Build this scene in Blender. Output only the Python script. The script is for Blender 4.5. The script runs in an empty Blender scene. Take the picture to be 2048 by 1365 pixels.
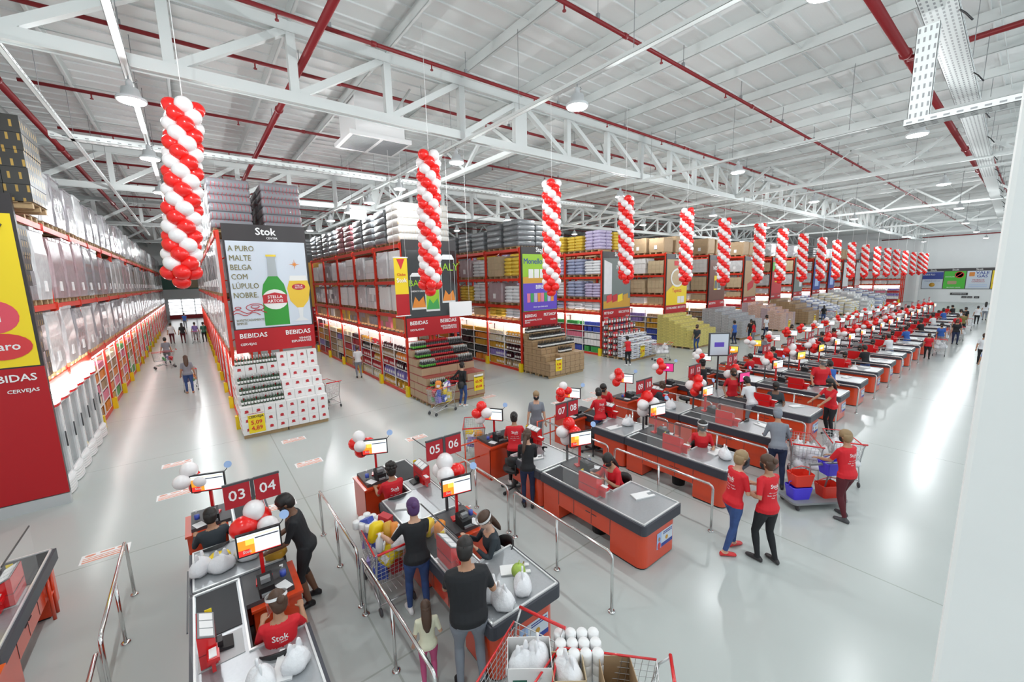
import bpy, math, random
import numpy as np
from mathutils import Vector, Matrix
from mathutils.bvhtree import BVHTree
S = bpy.context.scene
C = S.collection
R = math.radians
# ---------------- camera ----------------
def cam_setup():
    yaw, pitch, roll = 0.90892, 0.152554, -0.0238
    cy, sy, cp, sp, cr, sr = math.cos(yaw), math.sin(yaw), math.cos(pitch), math.sin(pitch), math.cos(roll), math.sin(roll)
    f = Vector((cy*cp, sy*cp, -sp)); r = Vector((sy, -cy, 0)); u = r.cross(f)
    r2 = cr*r + sr*u; u2 = -sr*r + cr*u
    cd = bpy.data.cameras.new('camera'); cd.sensor_width = 36; cd.sensor_fit = 'HORIZONTAL'
    cd.lens = 812.94/2048*36; cd.clip_start = 0.1; cd.clip_end = 400
    co = bpy.data.objects.new('camera', cd); C.objects.link(co)
    M = Matrix((r2, u2, -f)).transposed().to_4x4(); M.translation = Vector((0, 0, 4.5))
    co.matrix_world = M; S.camera = co
cam_setup()
# ---------------- world, exposure ----------------
w = bpy.data.worlds.new('world'); S.world = w; w.use_nodes = True
bg = w.node_tree.nodes['Background']; bg.inputs[0].default_value = (0.86, 0.95, 1, 1); bg.inputs[1].default_value = 0.8
S.view_settings.view_transform = 'Standard'; S.view_settings.look = 'None'; S.view_settings.gamma = 1
S.view_settings.use_curve_mapping = False; S.view_settings.exposure = 0.4
cyc = S.cycles
cyc.max_bounces = 6; cyc.diffuse_bounces = 4; cyc.glossy_bounces = 2; cyc.transmission_bounces = 4; cyc.transparent_max_bounces = 8
cyc.sample_clamp_indirect = 4; cyc.caustics_reflective = False; cyc.caustics_refractive = False
cyc.use_denoising = True; cyc.use_adaptive_sampling = True; cyc.adaptive_threshold = 0.025
LAMP_W = 160.0
rnd = random.Random(7)
# ---------------- helpers ----------------
class MB:
    def __init__(s): s.v = []; s.f = []; s.m = []; s.s = []
    def add(s, vs, fs, m=0, sm=False, T=None):
        b = len(s.v)
        s.v += [tuple(T @ Vector(v)) for v in vs] if T is not None else [tuple(v) for v in vs]
        for i, f in enumerate(fs):
            s.f.append(tuple(b+k for k in f)); s.m.append(m[i] if isinstance(m, (list, tuple)) else m); s.s.append(sm)
        return s
    def box(s, x0, x1, y0, y1, z0, z1, m=0, T=None):
        return s.add([(x0,y0,z0),(x1,y0,z0),(x1,y1,z0),(x0,y1,z0),(x0,y0,z1),(x1,y0,z1),(x1,y1,z1),(x0,y1,z1)],
              [(0,3,2,1),(4,5,6,7),(0,1,5,4),(1,2,6,5),(2,3,7,6),(3,0,4,7)], m, False, T)
    def cyl(s, a, b, r, m=0, n=10, r2=None, sm=True, caps=True):
        a = Vector(a); b = Vector(b); d = (b-a)
        if d.length < 1e-6: return s
        q = d.to_track_quat('Z', 'Y'); r2 = r if r2 is None else r2
        vs = []
        for (c, rr) in ((a, r), (b, r2)):
            for i in range(n):
                t = 2*math.pi*i/n; vs.append(c + q @ Vector((math.cos(t)*rr, math.sin(t)*rr, 0)))
        s.add(vs, [(i, (i+1) % n, n+(i+1) % n, n+i) for i in range(n)], m, sm)
        if caps:
            k = len(s.v)-2*n
            s.f += [tuple(k+i for i in range(n-1, -1, -1)), tuple(k+n+i for i in range(n))]; s.m += [m, m]; s.s += [False, False]
        return s
    def tube(s, pts, r, m=0, n=8):
        pts = [Vector(p) for p in pts]; K = len(pts); vs = []; fs = []
        rr = r if isinstance(r, (list, tuple)) else [r]*K
        up = None
        for i, p in enumerate(pts):
            d = (pts[min(i+1, K-1)]-pts[max(i-1, 0)]).normalized()
            if up is None: up = d.orthogonal().normalized()
            up = (up - d*up.dot(d))
            up = up.normalized() if up.length > 1e-5 else d.orthogonal().normalized()
            w_ = d.cross(up)
            for j in range(n):
                t = 2*math.pi*j/n; vs.append(p+(up*math.cos(t)+w_*math.sin(t))*rr[i])
        for i in range(K-1):
            for j in range(n):
                fs.append((i*n+j, i*n+(j+1) % n, (i+1)*n+(j+1) % n, (i+1)*n+j))
        fs.append(tuple(range(n-1, -1, -1))); fs.append(tuple((K-1)*n+j for j in range(n)))
        return s.add(vs, fs, m, True)
    def rings(s, rings, m=0, sm=True, T=None, caps=True):
        n = len(rings[0]); vs = [p for r in rings for p in r]; fs = []
        for i in range(len(rings)-1):
            for j in range(n): fs.append((i*n+j, i*n+(j+1) % n, (i+1)*n+(j+1) % n, (i+1)*n+j))
        if caps: fs += [tuple(range(n-1, -1, -1)), tuple((len(rings)-1)*n+j for j in range(n))]
        return s.add(vs, fs, m, sm, T)
    def lathe(s, prof, c=(0, 0, 0), m=0, n=16, sm=True, T=None):
        return s.rings([[(c[0]+r*math.cos(2*math.pi*j/n), c[1]+r*math.sin(2*math.pi*j/n), c[2]+z) for j in range(n)] for r, z in prof], m, sm, T)
    def prism(s, pts, z0, z1, m=0, T=None, side=False):
        n = len(pts); vs = [(x, y, z0) for x, y in pts]+[(x, y, z1) for x, y in pts]
        fs = [tuple(range(n-1, -1, -1)), tuple(range(n, 2*n))]+[(i, (i+1) % n, n+(i+1) % n, n+i) for i in range(n)]
        return s.add(vs, fs, m, side, T)
    def sph(s, c, r, m=0, n=12, k=8, T=None):
        if not isinstance(r, (tuple, list)): r = (r, r, r)
        vs = [(c[0], c[1], c[2]-r[2])]; fs = []
        for i in range(1, k):
            a = -math.pi/2+math.pi*i/k
            for j in range(n):
                t = 2*math.pi*j/n; vs.append((c[0]+r[0]*math.cos(a)*math.cos(t), c[1]+r[1]*math.cos(a)*math.sin(t), c[2]+r[2]*math.sin(a)))
        vs.append((c[0], c[1], c[2]+r[2])); L = len(vs)-1
        for j in range(n):
            fs.append((0, 1+(j+1) % n, 1+j)); fs.append((L, L-n+j, L-n+(j+1) % n))
        for i in range(k-2):
            for j in range(n):
                a = 1+i*n+j; b = 1+i*n+(j+1) % n; fs.append((a, b, b+n, a+n))
        return s.add(vs, fs, m, True, T)
    def mesh(s, name, mats):
        me = bpy.data.meshes.new(name); me.from_pydata(s.v, [], s.f)
        for m in (mats if isinstance(mats, (list, tuple)) else [mats]): me.materials.append(M[m] if isinstance(m, str) else m)
        me.polygons.foreach_set('material_index', s.m); me.polygons.foreach_set('use_smooth', s.s)
        me.update(); return me
def rrect(x0, x1, y0, y1, r, n=5, corners=(1, 1, 1, 1)):
    out = []
    for k, (cx, cy, a) in enumerate(((x1-r, y1-r, 0), (x0+r, y1-r, 90), (x0+r, y0+r, 180), (x1-r, y0+r, 270))):
        if corners[k]:
            out += [(cx+r*math.cos(R(a+90*i/n)), cy+r*math.sin(R(a+90*i/n))) for i in range(n+1)]
        else:
            out.append((x1 if k in (0, 3) else x0, y1 if k < 2 else y0))
    return out
def ob(name, me, parent=None, loc=(0, 0, 0), rot=(0, 0, 0), scale=None):
    o = bpy.data.objects.new(name, me); C.objects.link(o); o.location = loc; o.rotation_euler = rot
    if scale is not None: o.scale = scale if isinstance(scale, (tuple, list)) else (scale,)*3
    if parent is not None: o.parent = parent
    return o
def tag(o, label, cat, group=None, kind=None):
    o['label'] = label; o['category'] = cat
    if group: o['group'] = group
    if kind: o['kind'] = kind
    return o
def thing(name, label, cat, loc=(0, 0, 0), rz=0, group=None, kind=None, me=None, scale=None):
    return tag(ob(name, me, None, loc, (0, 0, rz), scale), label, cat, group, kind)
def struct(name, me, loc=(0, 0, 0)):
    o = ob(name, me, None, loc); o['kind'] = 'structure'; return o
ORD = 'zeroth first second third fourth fifth sixth seventh eighth ninth tenth eleventh twelfth thirteenth fourteenth fifteenth sixteenth seventeenth eighteenth nineteenth twentieth twenty-first twenty-second twenty-third twenty-fourth twenty-fifth twenty-sixth twenty-seventh twenty-eighth twenty-ninth thirtieth'.split()
# ---------------- materials ----------------
M = {}
def mat(name, col, rough=0.5, metal=0.0, noise=0.0, nscale=8.0, bump=0.0, emit=None, est=1.0, coat=0.0, alpha=None, trans=0.0, spec=None):
    m = bpy.data.materials.new(name); m.use_nodes = True; nt = m.node_tree; b = nt.nodes['Principled BSDF']
    b.inputs['Base Color'].default_value = (*col, 1); b.inputs['Roughness'].default_value = rough; b.inputs['Metallic'].default_value = metal
    if coat: b.inputs['Coat Weight'].default_value = coat; b.inputs['Coat Roughness'].default_value = 0.1
    if spec is not None: b.inputs['Specular IOR Level'].default_value = spec
    if emit: b.inputs['Emission Color'].default_value = (*emit, 1); b.inputs['Emission Strength'].default_value = est
    if alpha is not None: b.inputs['Alpha'].default_value = alpha
    if trans: b.inputs['Transmission Weight'].default_value = trans
    if noise or bump:
        tc = nt.nodes.new('ShaderNodeTexCoord'); nz = nt.nodes.new('ShaderNodeTexNoise'); nz.inputs['Scale'].default_value = nscale; nz.inputs['Detail'].default_value = 3
        nt.links.new(tc.outputs['Object'], nz.inputs['Vector'])
        if noise:
            mx = nt.nodes.new('ShaderNodeMixRGB'); mx.inputs[1].default_value = (*[c*(1-noise) for c in col], 1); mx.inputs[2].default_value = (*[min(1, c*(1+noise)) for c in col], 1)
            nt.links.new(nz.outputs['Fac'], mx.inputs[0]); nt.links.new(mx.outputs[0], b.inputs['Base Color'])
        if bump:
            bp = nt.nodes.new('ShaderNodeBump'); bp.inputs['Strength'].default_value = bump; bp.inputs['Distance'].default_value = 0.02
            nt.links.new(nz.outputs['Fac'], bp.inputs['Height']); nt.links.new(bp.outputs[0], b.inputs['Normal'])
    M[name] = m; return m
mat('white_paint', (.82, .84, .83), .45, noise=.03)
mat('steel_white', (.64, .67, .66), .5)
mat('wall_white', (.85, .87, .87), .5, noise=.02, nscale=2)
mat('pipe_red', (.22, .01, .014), .4)
mat('counter_red', (.68, .06, .014), .28, coat=.5)
mat('till_red', (.66, .012, .015), .25, coat=.5)
mat('rack_red', (.68, .035, .012), .4)
mat('banner_red', (.45, .004, .01), .45)
mat('sign_red', (.42, .01, .02), .45)
mat('bumper', (.042, .045, .06), .45)
mat('belt', (.035, .037, .042), .7)
mat('steel_top', (.42, .44, .46), .33, .55, noise=.08, nscale=30)
mat('chrome', (.75, .75, .74), .12, 1.0)
mat('wire', (.62, .63, .64), .3, .8)
mat('black', (.012, .012, .014), .45)
mat('dark_grey', (.06, .06, .065), .5)
mat('mid_grey', (.25, .26, .27), .5)
mat('light_grey', (.5, .52, .53), .5)
mat('header', (.035, .03, .032), .4)
mat('white', (.86, .86, .86), .4)
mat('paper', (.82, .82, .82), .6)
mat('yellow', (.85, .62, .01), .4)
mat('yellow_sign', (.9, .68, .015), .45)
mat('balloon_red', (.85, .015, .012), .22, spec=.6)
mat('balloon_white', (.86, .82, .82), .25, spec=.6)
mat('wood', (.42, .29, .15), .7, noise=.25, nscale=12)
mat('carton', (.42, .29, .17), .65, noise=.1, nscale=6)
mat('carton_light', (.55, .43, .27), .65, noise=.1, nscale=6)
mat('carton_white', (.80, .79, .78), .5, noise=.04)
mat('plastic_bag', (.82, .82, .84), .35, bump=.5, nscale=25)
mat('wrap_white', (.60, .61, .62), .22, noise=.3, nscale=5, bump=.6, coat=.4)
mat('wrap_clear', (.33, .32, .34), .2, noise=.45, nscale=4, bump=.6, coat=.5)
mat('wrap_pink', (.42, .32, .34), .25, noise=.2, nscale=4, bump=.6, coat=.4)
mat('crate_grey', (.16, .17, .18), .3, noise=.3, nscale=8, bump=.5, coat=.4)
mat('crate_wine', (.22, .08, .09), .3, noise=.3, nscale=8, bump=.5, coat=.4)
mat('cola_dark', (.07, .06, .07), .3)
mat('blue_pack', (.05, .09, .45), .4); mat('violet_pack', (.25, .19, .5), .4, noise=.2)
mat('sack_white', (.72, .73, .75), .5, noise=.08, nscale=4, bump=.4); mat('sack_yellow', (.72, .5, .06), .5, noise=.2, nscale=5, bump=.4)
mat('sack_blue', (.35, .39, .55), .5, noise=.25, nscale=6, bump=.4); mat('sack_lilac', (.5, .44, .62), .5, noise=.25, nscale=6, bump=.4)
mat('orange_pack', (.75, .25, .03), .4); mat('green_pack', (.05, .35, .08), .4); mat('amber_pack', (.6, .32, .03), .4)
mat('pink_pack', (.75, .2, .3), .4); mat('cream_pack', (.75, .68, .5), .45); mat('wine_dark', (.05, .01, .015), .2)
mat('glass_green', (.01, .05, .015), .1, coat=.6); mat('glass_dark', (.012, .012, .012), .1, coat=.6)
mat('foil', (.75, .76, .76), .3, .3); mat('foil_print', (.4, .44, .46), .4); mat('label_white', (.8, .8, .78), .5); mat('label_red', (.5, .02, .03), .5); mat('label_green', (.1, .35, .04), .5)
mat('skin_light', (.58, .33, .22), .5); mat('skin_tan', (.42, .22, .13), .5); mat('skin_dark', (.17, .08, .045), .5)
mat('shirt_red', (.62, .008, .018), .7, noise=.06); mat('cloth_black', (.012, .013, .016), .8); mat('cloth_grey', (.22, .24, .28), .8)
mat('cloth_charcoal', (.03, .04, .05), .8); mat('denim', (.035, .075, .22), .8, noise=.25, nscale=14); mat('denim_dark', (.015, .025, .07), .8, noise=.2, nscale=14)
mat('maroon', (.09, .008, .015), .8); mat('cloth_white', (.7, .72, .75), .7); mat('cloth_blue', (.03, .12, .45), .7); mat('cloth_pink', (.5, .08, .2), .7)
mat('cloth_cream', (.75, .73, .55), .7); mat('hair_black', (.012, .009, .008), .5); mat('hair_brown', (.07, .035, .02), .5); mat('hair_blond', (.3, .2, .1), .5)
mat('cap_purple', (.08, .03, .12), .6)
mat('melon', (.35, .5, .08), .4, noise=.3, nscale=25); mat('gold_foil', (.7, .5, .05), .25, .6)
mat('basket_blue', (.08, .05, .7), .35); mat('basket_red', (.75, .04, .02), .35)
mat('clear', (.85, .9, .9), .05, alpha=.07, spec=.5)
mat('frost', (.6, .66, .68), .12, alpha=.35, spec=.8)
mat('lamp_glow', (1, 1, 1), .4, emit=(.95, 1, 1), est=14)
mat('window_glow', (1, 1, 1), .4, emit=(.95, .97, 1), est=1.6)
mat('strip_glow', (1, 1, 1), .4, emit=(1, .98, .95), est=9)
mat('poster_white', (.62, .68, .76), .35); mat('olive_text', (.2, .17, .05), .5); mat('oi_pink', (.75, .08, .12), .4); mat('bottle_green', (.03, .3, .03), .3); mat('beer', (.8, .52, .04), .35)
mat('lime', (.3, .55, .02), .4); mat('purple', (.12, .06, .5), .4); mat('brown_poster', (.14, .05, .03), .4); mat('tan_poster', (.45, .33, .19), .45)
mat('sticker_ink', (.72, .3, .2), .5); mat('teal_dark', (.02, .12, .08), .4); mat('navy', (.02, .05, .3), .4); mat('sky', (.35, .5, .8), .4); mat('poster_grey', (.16, .19, .18), .4); mat('poster_green', (.06, .5, .03), .4)
def screen_mat():
    m = bpy.data.materials.new('screen'); m.use_nodes = True; b = m.node_tree.nodes['Principled BSDF']
    b.inputs['Base Color'].default_value = (.02, .02, .02, 1); b.inputs['Roughness'].default_value = .2
    return m
for n, c, e in (('screen_white', (.8, .9, .95), 1.0), ('screen_red', (.9, .03, .02), .8), ('screen_orange', (.95, .35, .02), .9), ('screen_yellow', (.95, .75, .1), .9), ('screen_pink', (.8, .03, .25), .8), ('screen_dark', (.05, .06, .1), .5)):
    mat(n, (.02, .02, .02), .3, emit=c, est=e)
def carton_print(name, base, ink, sx, sz, thr=.5):
    # cardboard faces printed with a regular row pattern
    m = mat(name, base, .5, coat=.25); nt = m.node_tree; b = nt.nodes['Principled BSDF']
    tc = nt.nodes.new('ShaderNodeTexCoord'); br = nt.nodes.new('ShaderNodeTexBrick'); mp = nt.nodes.new('ShaderNodeMapping')
    sep = nt.nodes.new('ShaderNodeSeparateXYZ'); cmb = nt.nodes.new('ShaderNodeCombineXYZ'); ad = nt.nodes.new('ShaderNodeMath'); ad.operation = 'ADD'
    nt.links.new(tc.outputs['Object'], sep.inputs[0]); nt.links.new(sep.outputs[0], ad.inputs[0]); nt.links.new(sep.outputs[1], ad.inputs[1])
    nt.links.new(ad.outputs[0], cmb.inputs[0]); nt.links.new(sep.outputs[2], cmb.inputs[1]); nt.links.new(cmb.outputs[0], br.inputs[0])
    br.inputs['Scale'].default_value = 1; br.inputs['Brick Width'].default_value = sx; br.inputs['Row Height'].default_value = sz
    br.inputs['Mortar Size'].default_value = sz*thr*.5; br.inputs['Mortar Smooth'].default_value = .1
    br.inputs['Color1'].default_value = (*ink, 1); br.inputs['Color2'].default_value = (*[c*.8 for c in ink], 1); br.inputs['Mortar'].default_value = (*base, 1)
    nt.links.new(br.outputs['Color'], b.inputs['Base Color'])
carton_print('carton_dark_print', (.03, .028, .025), (.42, .26, .05), .15, .24, .5)
carton_print('carton_brown_print', (.30, .05, .04), (.44, .31, .19), 3, .3, .14)
carton_print('carton_milk', (.25, .27, .30), (.50, .51, .52), .23, .095, .16)
carton_print('carton_gold', (.42, .36, .12), (.70, .62, .18), .2, .085, .16)
carton_print('carton_rose', (.40, .18, .10), (.62, .45, .38), .25, .1, .16)
carton_print('carton_kraft', (.16, .09, .05), (.42, .28, .15), .55, .2, .08)
carton_print('wrap_orange', (.6, .58, .55), (.7, .42, .12), .12, .34, .35)
carton_print('wrap_cola', (.2, .2, .22), (.5, .03, .04), .1, .3, .3)
def floor_mat():
    m = mat('floor', (.6, .64, .62), .2); nt = m.node_tree; b = nt.nodes['Principled BSDF']; N = nt.nodes.new; L = nt.links.new
    tc = N('ShaderNodeTexCoord'); n1 = N('ShaderNodeTexNoise'); n1.inputs['Scale'].default_value = .35; n1.inputs['Detail'].default_value = 6
    n2 = N('ShaderNodeTexNoise'); n2.inputs['Scale'].default_value = 1.2; n2.inputs['Detail'].default_value = 4
    L(tc.outputs['Object'], n1.inputs[0]); L(tc.outputs['Object'], n2.inputs[0])
    cr = N('ShaderNodeValToRGB'); cr.color_ramp.elements[0].position = .2; cr.color_ramp.elements[0].color = (.46, .495, .48, 1)
    cr.color_ramp.elements[1].position = .8; cr.color_ramp.elements[1].color = (.50, .535, .52, 1)
    mx = N('ShaderNodeMixRGB'); mx.inputs[0].default_value = .2; L(n1.outputs['Fac'], mx.inputs[1]); L(n2.outputs['Fac'], mx.inputs[2]); L(mx.outputs[0], cr.inputs[0])
    sep = N('ShaderNodeSeparateXYZ'); L(tc.outputs['Object'], sep.inputs[0])
    def line(out, off, per):
        a = N('ShaderNodeMath'); a.operation = 'ADD'; a.inputs[1].default_value = -off+per*50; L(out, a.inputs[0])
        c = N('ShaderNodeMath'); c.operation = 'PINGPONG'; c.inputs[1].default_value = per/2; L(a.outputs[0], c.inputs[0])
        d = N('ShaderNodeMath'); d.operation = 'LESS_THAN'; d.inputs[1].default_value = .012; L(c.outputs[0], d.inputs[0]); return d.outputs[0]
    mm = N('ShaderNodeMath'); mm.operation = 'MAXIMUM'; L(line(sep.outputs[0], 1.4, 6.1), mm.inputs[0]); L(line(sep.outputs[1], 9.1, 4.85), mm.inputs[1])
    m2 = N('ShaderNodeMixRGB'); m2.inputs[2].default_value = (.36, .39, .36, 1); L(mm.outputs[0], m2.inputs[0]); L(cr.outputs[0], m2.inputs[1]); L(m2.outputs[0], b.inputs['Base Color'])
    r = N('ShaderNodeMapRange'); r.inputs['To Min'].default_value = .19; r.inputs['To Max'].default_value = .25; b.inputs['Specular IOR Level'].default_value = .35; L(n2.outputs['Fac'], r.inputs[0]); L(r.outputs[0], b.inputs['Roughness'])
floor_mat()
def deck_mat():
    m = mat('roof_deck', (.78, .80, .79), .5); nt = m.node_tree; b = nt.nodes['Principled BSDF']; N = nt.nodes.new; L = nt.links.new
    tc = N('ShaderNodeTexCoord'); nz = N('ShaderNodeTexNoise'); mp = N('ShaderNodeMapping'); mp.inputs['Scale'].default_value = (.6, 14, 1)
    L(tc.outputs['Object'], mp.inputs[0]); L(mp.outputs[0], nz.inputs[0]); nz.inputs['Scale'].default_value = 2
    bp = N('ShaderNodeBump'); bp.inputs['Strength'].default_value = .15; bp.inputs['Distance'].default_value = .02; L(nz.outputs['Fac'], bp.inputs['Height']); L(bp.outputs[0], b.inputs['Normal'])
deck_mat()
# ---------------- text ----------------
_tc = {}
def text_mesh(s, size, mt, bold=.0, depth=.002, align='CENTER', spacing=1.0):
    k = (s, size, mt, bold, align)
    if k in _tc: return _tc[k]
    cu = bpy.data.curves.new('lettering', 'FONT'); cu.body = s; cu.size = size; cu.extrude = depth; cu.offset = 0
    cu.align_x = align; cu.align_y = 'CENTER'; cu.resolution_u = 2; cu.space_line = spacing
    o = bpy.data.objects.new('lettering', cu); C.objects.link(o)
    me = bpy.data.meshes.new_from_object(o.evaluated_get(bpy.context.evaluated_depsgraph_get()))
    bpy.data.objects.remove(o); bpy.data.curves.remove(cu)
    if bold > .004:      # heavier strokes from slightly shifted copies of the letters
        q = bold*size*.75; vs = []; fs = []; base = [tuple(v.co) for v in me.vertices]; pf = [tuple(p.vertices) for p in me.polygons]
        for n_, (dx, dy) in enumerate(((0, 0), (q, 0), (-q, 0), (0, q), (0, -q))):
            b0 = len(vs); vs += [(x+dx, y+dy, z+n_*.0002) for x, y, z in base]; fs += [tuple(b0+i for i in f) for f in pf]
        me = bpy.data.meshes.new('lettering'); me.from_pydata(vs, [], fs)
    me.materials.clear(); me.materials.append(M[mt]); _tc[k] = me; return me
UP = (R(90), 0, 0)
def text(s, size, mt, parent, loc, rot=UP, bold=.0, align='CENTER', name='lettering', sp=1.0):
    return ob(name, text_mesh(s, size, mt, bold, align=align, spacing=sp), parent, loc, rot)
# ================= BUILDING =================
ROOF = 10.05
WX, WY, WL = 80.0, 74.0, -7.6
b = MB(); b.box(WL-.2, WX+.2, -4, WY+.2, -.2, 0); struct('floor', b.mesh('floor', 'floor'))
b = MB(); b.box(WL-.2, WX+.2, -4, WY+.2, ROOF, ROOF+.15)
for i in range(0, 150):     # ribs of the roof sheets run along x
    y = -4+i*.52
    if y < WY: b.box(WL, WX, y, y+.03, ROOF-.035, ROOF)
struct('ceiling', b.mesh('ceiling', 'roof_deck'))
b = MB(); b.box(WX, WX+.2, -4, WY, 0, ROOF)
for z in (1.9, 3.2, 5.6, 7.4): b.box(WX-.012, WX, -4, WY, z, z+.03)
struct('wall_right', b.mesh('wall_right', 'wall_white'))
b = MB(); b.box(WL, WX, WY, WY+.2, 0, ROOF); struct('wall_back', b.mesh('wall_back', 'wall_white'))
b = MB(); b.box(WL-.2, WL, -4, WY, 0, ROOF); struct('wall_left', b.mesh('wall_left', 'wall_white'))
# purlins: Z profiles running along y every 2.03 m
pm = MB(); pm.box(-.035, .035, -4, WY, -.25, -.235); pm.box(-.035, -.02, -4, WY, -.25, 0); pm.box(-.02, .05, -4, WY, -.015, 0)
pm = pm.mesh('ceiling_purlin', 'steel_white')
k = 0
for i in range(-4, 40):
    x = .15+2.03*i; struct('ceiling_purlin', pm, (x, 0, ROOF-.036))
# sag bars between purlins
b = MB()
for y in [-2+3.05*i for i in range(9)]: b.cyl((WL+.1, y, ROOF-.2), (60, y, ROOF-.2), .014, n=5)
struct('ceiling_tie_bars', b.mesh('ceiling_tie_bars', 'steel_white'))
# long trusses along x
def truss_x(y, x0, x1, zb=8.26, zt=9.6, th=.18, step=2.03, x_off=.15):
    b = MB()
    for z in (zb, zt):
        b.box(x0, x1, y-.1, y+.1, z, z+th)
        b.box(x0, x1, y-.1, y-.085, z-.03, z+th); b.box(x0, x1, y+.085, y+.1, z-.03, z+th)
    n0 = math.ceil((x0-x_off)/step); n1 = int((x1-x_off)/step)
    for n in range(n0, n1+1):
        x = x_off+n*step; big = ((n-4) % 7 == 0)
        w_ = .22 if big else .085
        b.box(x-w_, x+w_, y-.08, y+.08, zb+th, zt)
        if n < n1:
            seg = (n-4) % 14 < 7
            a, c = ((x+.1, zt), (x+step-.1, zb+th)) if seg else ((x+.1, zb+th), (x+step-.1, zt))
            dx, dz = c[0]-a[0], c[1]-a[1]; L = math.hypot(dx, dz); T = Matrix.Translation((a[0], y, a[1])) @ Matrix.Rotation(-math.atan2(dz, dx), 4, 'Y')
            b.box(0, L, -.07, .07, -.07, .07, 0, T)
    return b.mesh('ceiling_truss', 'steel_white')
t1 = truss_x(0, -7.5, 78.5)
for y in (10, 22.2, 34.4, 46.6): struct('ceiling_truss', t1, (0, y, 0))
# cross trusses along y with W webs
def truss_y(y0, y1, zb=8.3, zt=9.5):
    b = MB(); b.box(-.09, .09, y0, y1, zb, zb+.14); b.box(-.07, .07, y0, y1, zt, zt+.12)
    n = max(2, round((y1-y0)/1.53)); st = (y1-y0)/n
    for i in range(n):
        a, c = ((y0+i*st, zb+.1), (y0+(i+1)*st, zt)) if i % 2 == 0 else ((y0+i*st, zt), (y0+(i+1)*st, zb+.1))
        dy, dz = c[0]-a[0], c[1]-a[1]; L = math.hypot(dy, dz); T = Matrix.Translation((0, a[0], a[1])) @ Matrix.Rotation(math.atan2(dz, dy), 4, 'X')
        b.box(-.05, .05, 0, L, -.05, .05, 0, T)
    return b.mesh('ceiling_cross_truss', 'steel_white')
ty1 = truss_y(-2.2, 9.9); ty2 = truss_y(10.1, 22.1); ty3 = truss_y(22.3, 34.3)
for x in (22.48, 36.7, 50.9, 65.1):
    struct('ceiling_cross_truss', ty1, (x, 0, 0))
for x in (8.27, 22.48, 36.7, 50.9): struct('ceiling_cross_truss', ty2, (x, 0, 0)); struct('ceiling_cross_truss', ty3, (x, 0, 0))
# raking struts from truss up to purlins
b = MB()
for n in range(0, 30, 2):
    x = .15+2.03*n+1
    for s in (-1,): b.cyl((x-.9, 10, 8.45), (x+.2, 10-1.3*s*-1*-1, 9.75), .03, n=6)
struct('ceiling_fly_braces', b.mesh('ceiling_fly_braces', 'steel_white'))
# columns
def hcol(h, w_=.3):
    b = MB(); b.box(-w_/2, w_/2, -w_/2, w_/2, 0, h); b.box(-w_/2-.04, w_/2+.04, -w_/2-.04, w_/2+.04, 0, .04); return b
for (x, y) in ((78.8, 10), (78.8, 22.2), (-7.2, 22.2), (-7.2, 10)):
    struct('column', hcol(9.6).mesh('column', 'white_paint'), (x, y, 0))
# foreground column at the right edge: box section with a capping flange
b = MB(); b.prism(rrect(0, .42, -.6, 0, .012, 2), 0, ROOF-.3)
b.prism(rrect(-.035, .0, -.07, .075, .008, 2), 0, ROOF-.3)
fc = struct('column', b.mesh('column_front', 'white_paint'), (1.02, -.034, 0))
# ---------------- far wall sign boards ----------------
def far_pos(y): return (WX-.06, y, 0)
FACE = (R(90), 0, R(-90))
def board(name, label, y0, y1, z0, z1, mt, hd=.36, cat='sign'):
    t = thing(name, label, cat, (WX-.02, (y0+y1)/2, z0)); h = (y1-y0)/2
    b = MB(); b.box(-.08, 0, -h, h, 0, z1-z0); ob('backing_board', b.mesh('backing_board', 'header'), t)
    b = MB(); b.box(-.1, -.08, -h+.04, h-.04, .05, z1-z0-hd); ob('artwork', b.mesh('artwork', mt), t)
    tx = text('Stok', .34, 'white', t, (-.11, 0, z1-z0-hd/2), FACE, .01)
    return t
ZB, ZT = 1.75, 4.45
ys = [9.75, 7.7, 5.65, 3.5, 1.2]
t = board('wall_billboard', 'blue and white advertising board, leftmost on the far white wall', ys[1], ys[0], ZB, ZT, 'poster_white')
b = MB(); b.box(-.105, -.1, -.98, .98, 1.3, 2.25); ob('blue_field', b.mesh('blue_field', 'navy'), t)
b = MB(); b.lathe([(.0, 0), (.28, 0), (.28, .01), (0, .01)], n=20); ob('round_seal', b.mesh('round_seal', 'amber_pack'), t, (-.1, 0, .55), FACE)
text('PAGUE EM ATÉ 12X', .17, 'navy', t, (-.11, 0, 1.05), FACE, .01); text('CARTÃO', .3, 'white', t, (-.112, .4, 1.9), FACE, .01)
t = board('wall_billboard', 'bright green advertising board on the far white wall', ys[2], ys[1], ZB, ZT, 'poster_green')
b = MB(); b.lathe([(.42, 0), (.42, .01), (.33, .01), (.33, 0), (.42, 0)], n=20); b.box(-.36, .36, -.04, .04, 0, .012, 0, Matrix.Rotation(R(45), 4, 'Z')); ob('ban_ring', b.mesh('ban_ring', 'till_red'), t, (-.105, -.4, 1.85), FACE)
b = MB(); b.box(-.22, .22, -.26, .22, 0, .004); ob('bag_picture', b.mesh('bag_picture', 'white'), t, (-.1, -.4, 1.85), FACE)
b = MB(); b.prism(rrect(-.42, .42, -.22, .22, .1), 0, .01); ob('box_picture', b.mesh('box_picture', 'tan_poster'), t, (-.1, .2, .85), FACE)
text('SACOLAS', .2, 'white', t, (-.11, .45, 1.6), FACE, .01); text('REUTILIZE CAIXAS', .15, 'white', t, (-.11, 0, .2), FACE, .01)
t = board('wall_billboard', 'pale grey board reading VALE GAS on the far white wall', ys[3], ys[2], ZB, ZT, 'poster_white')
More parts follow.
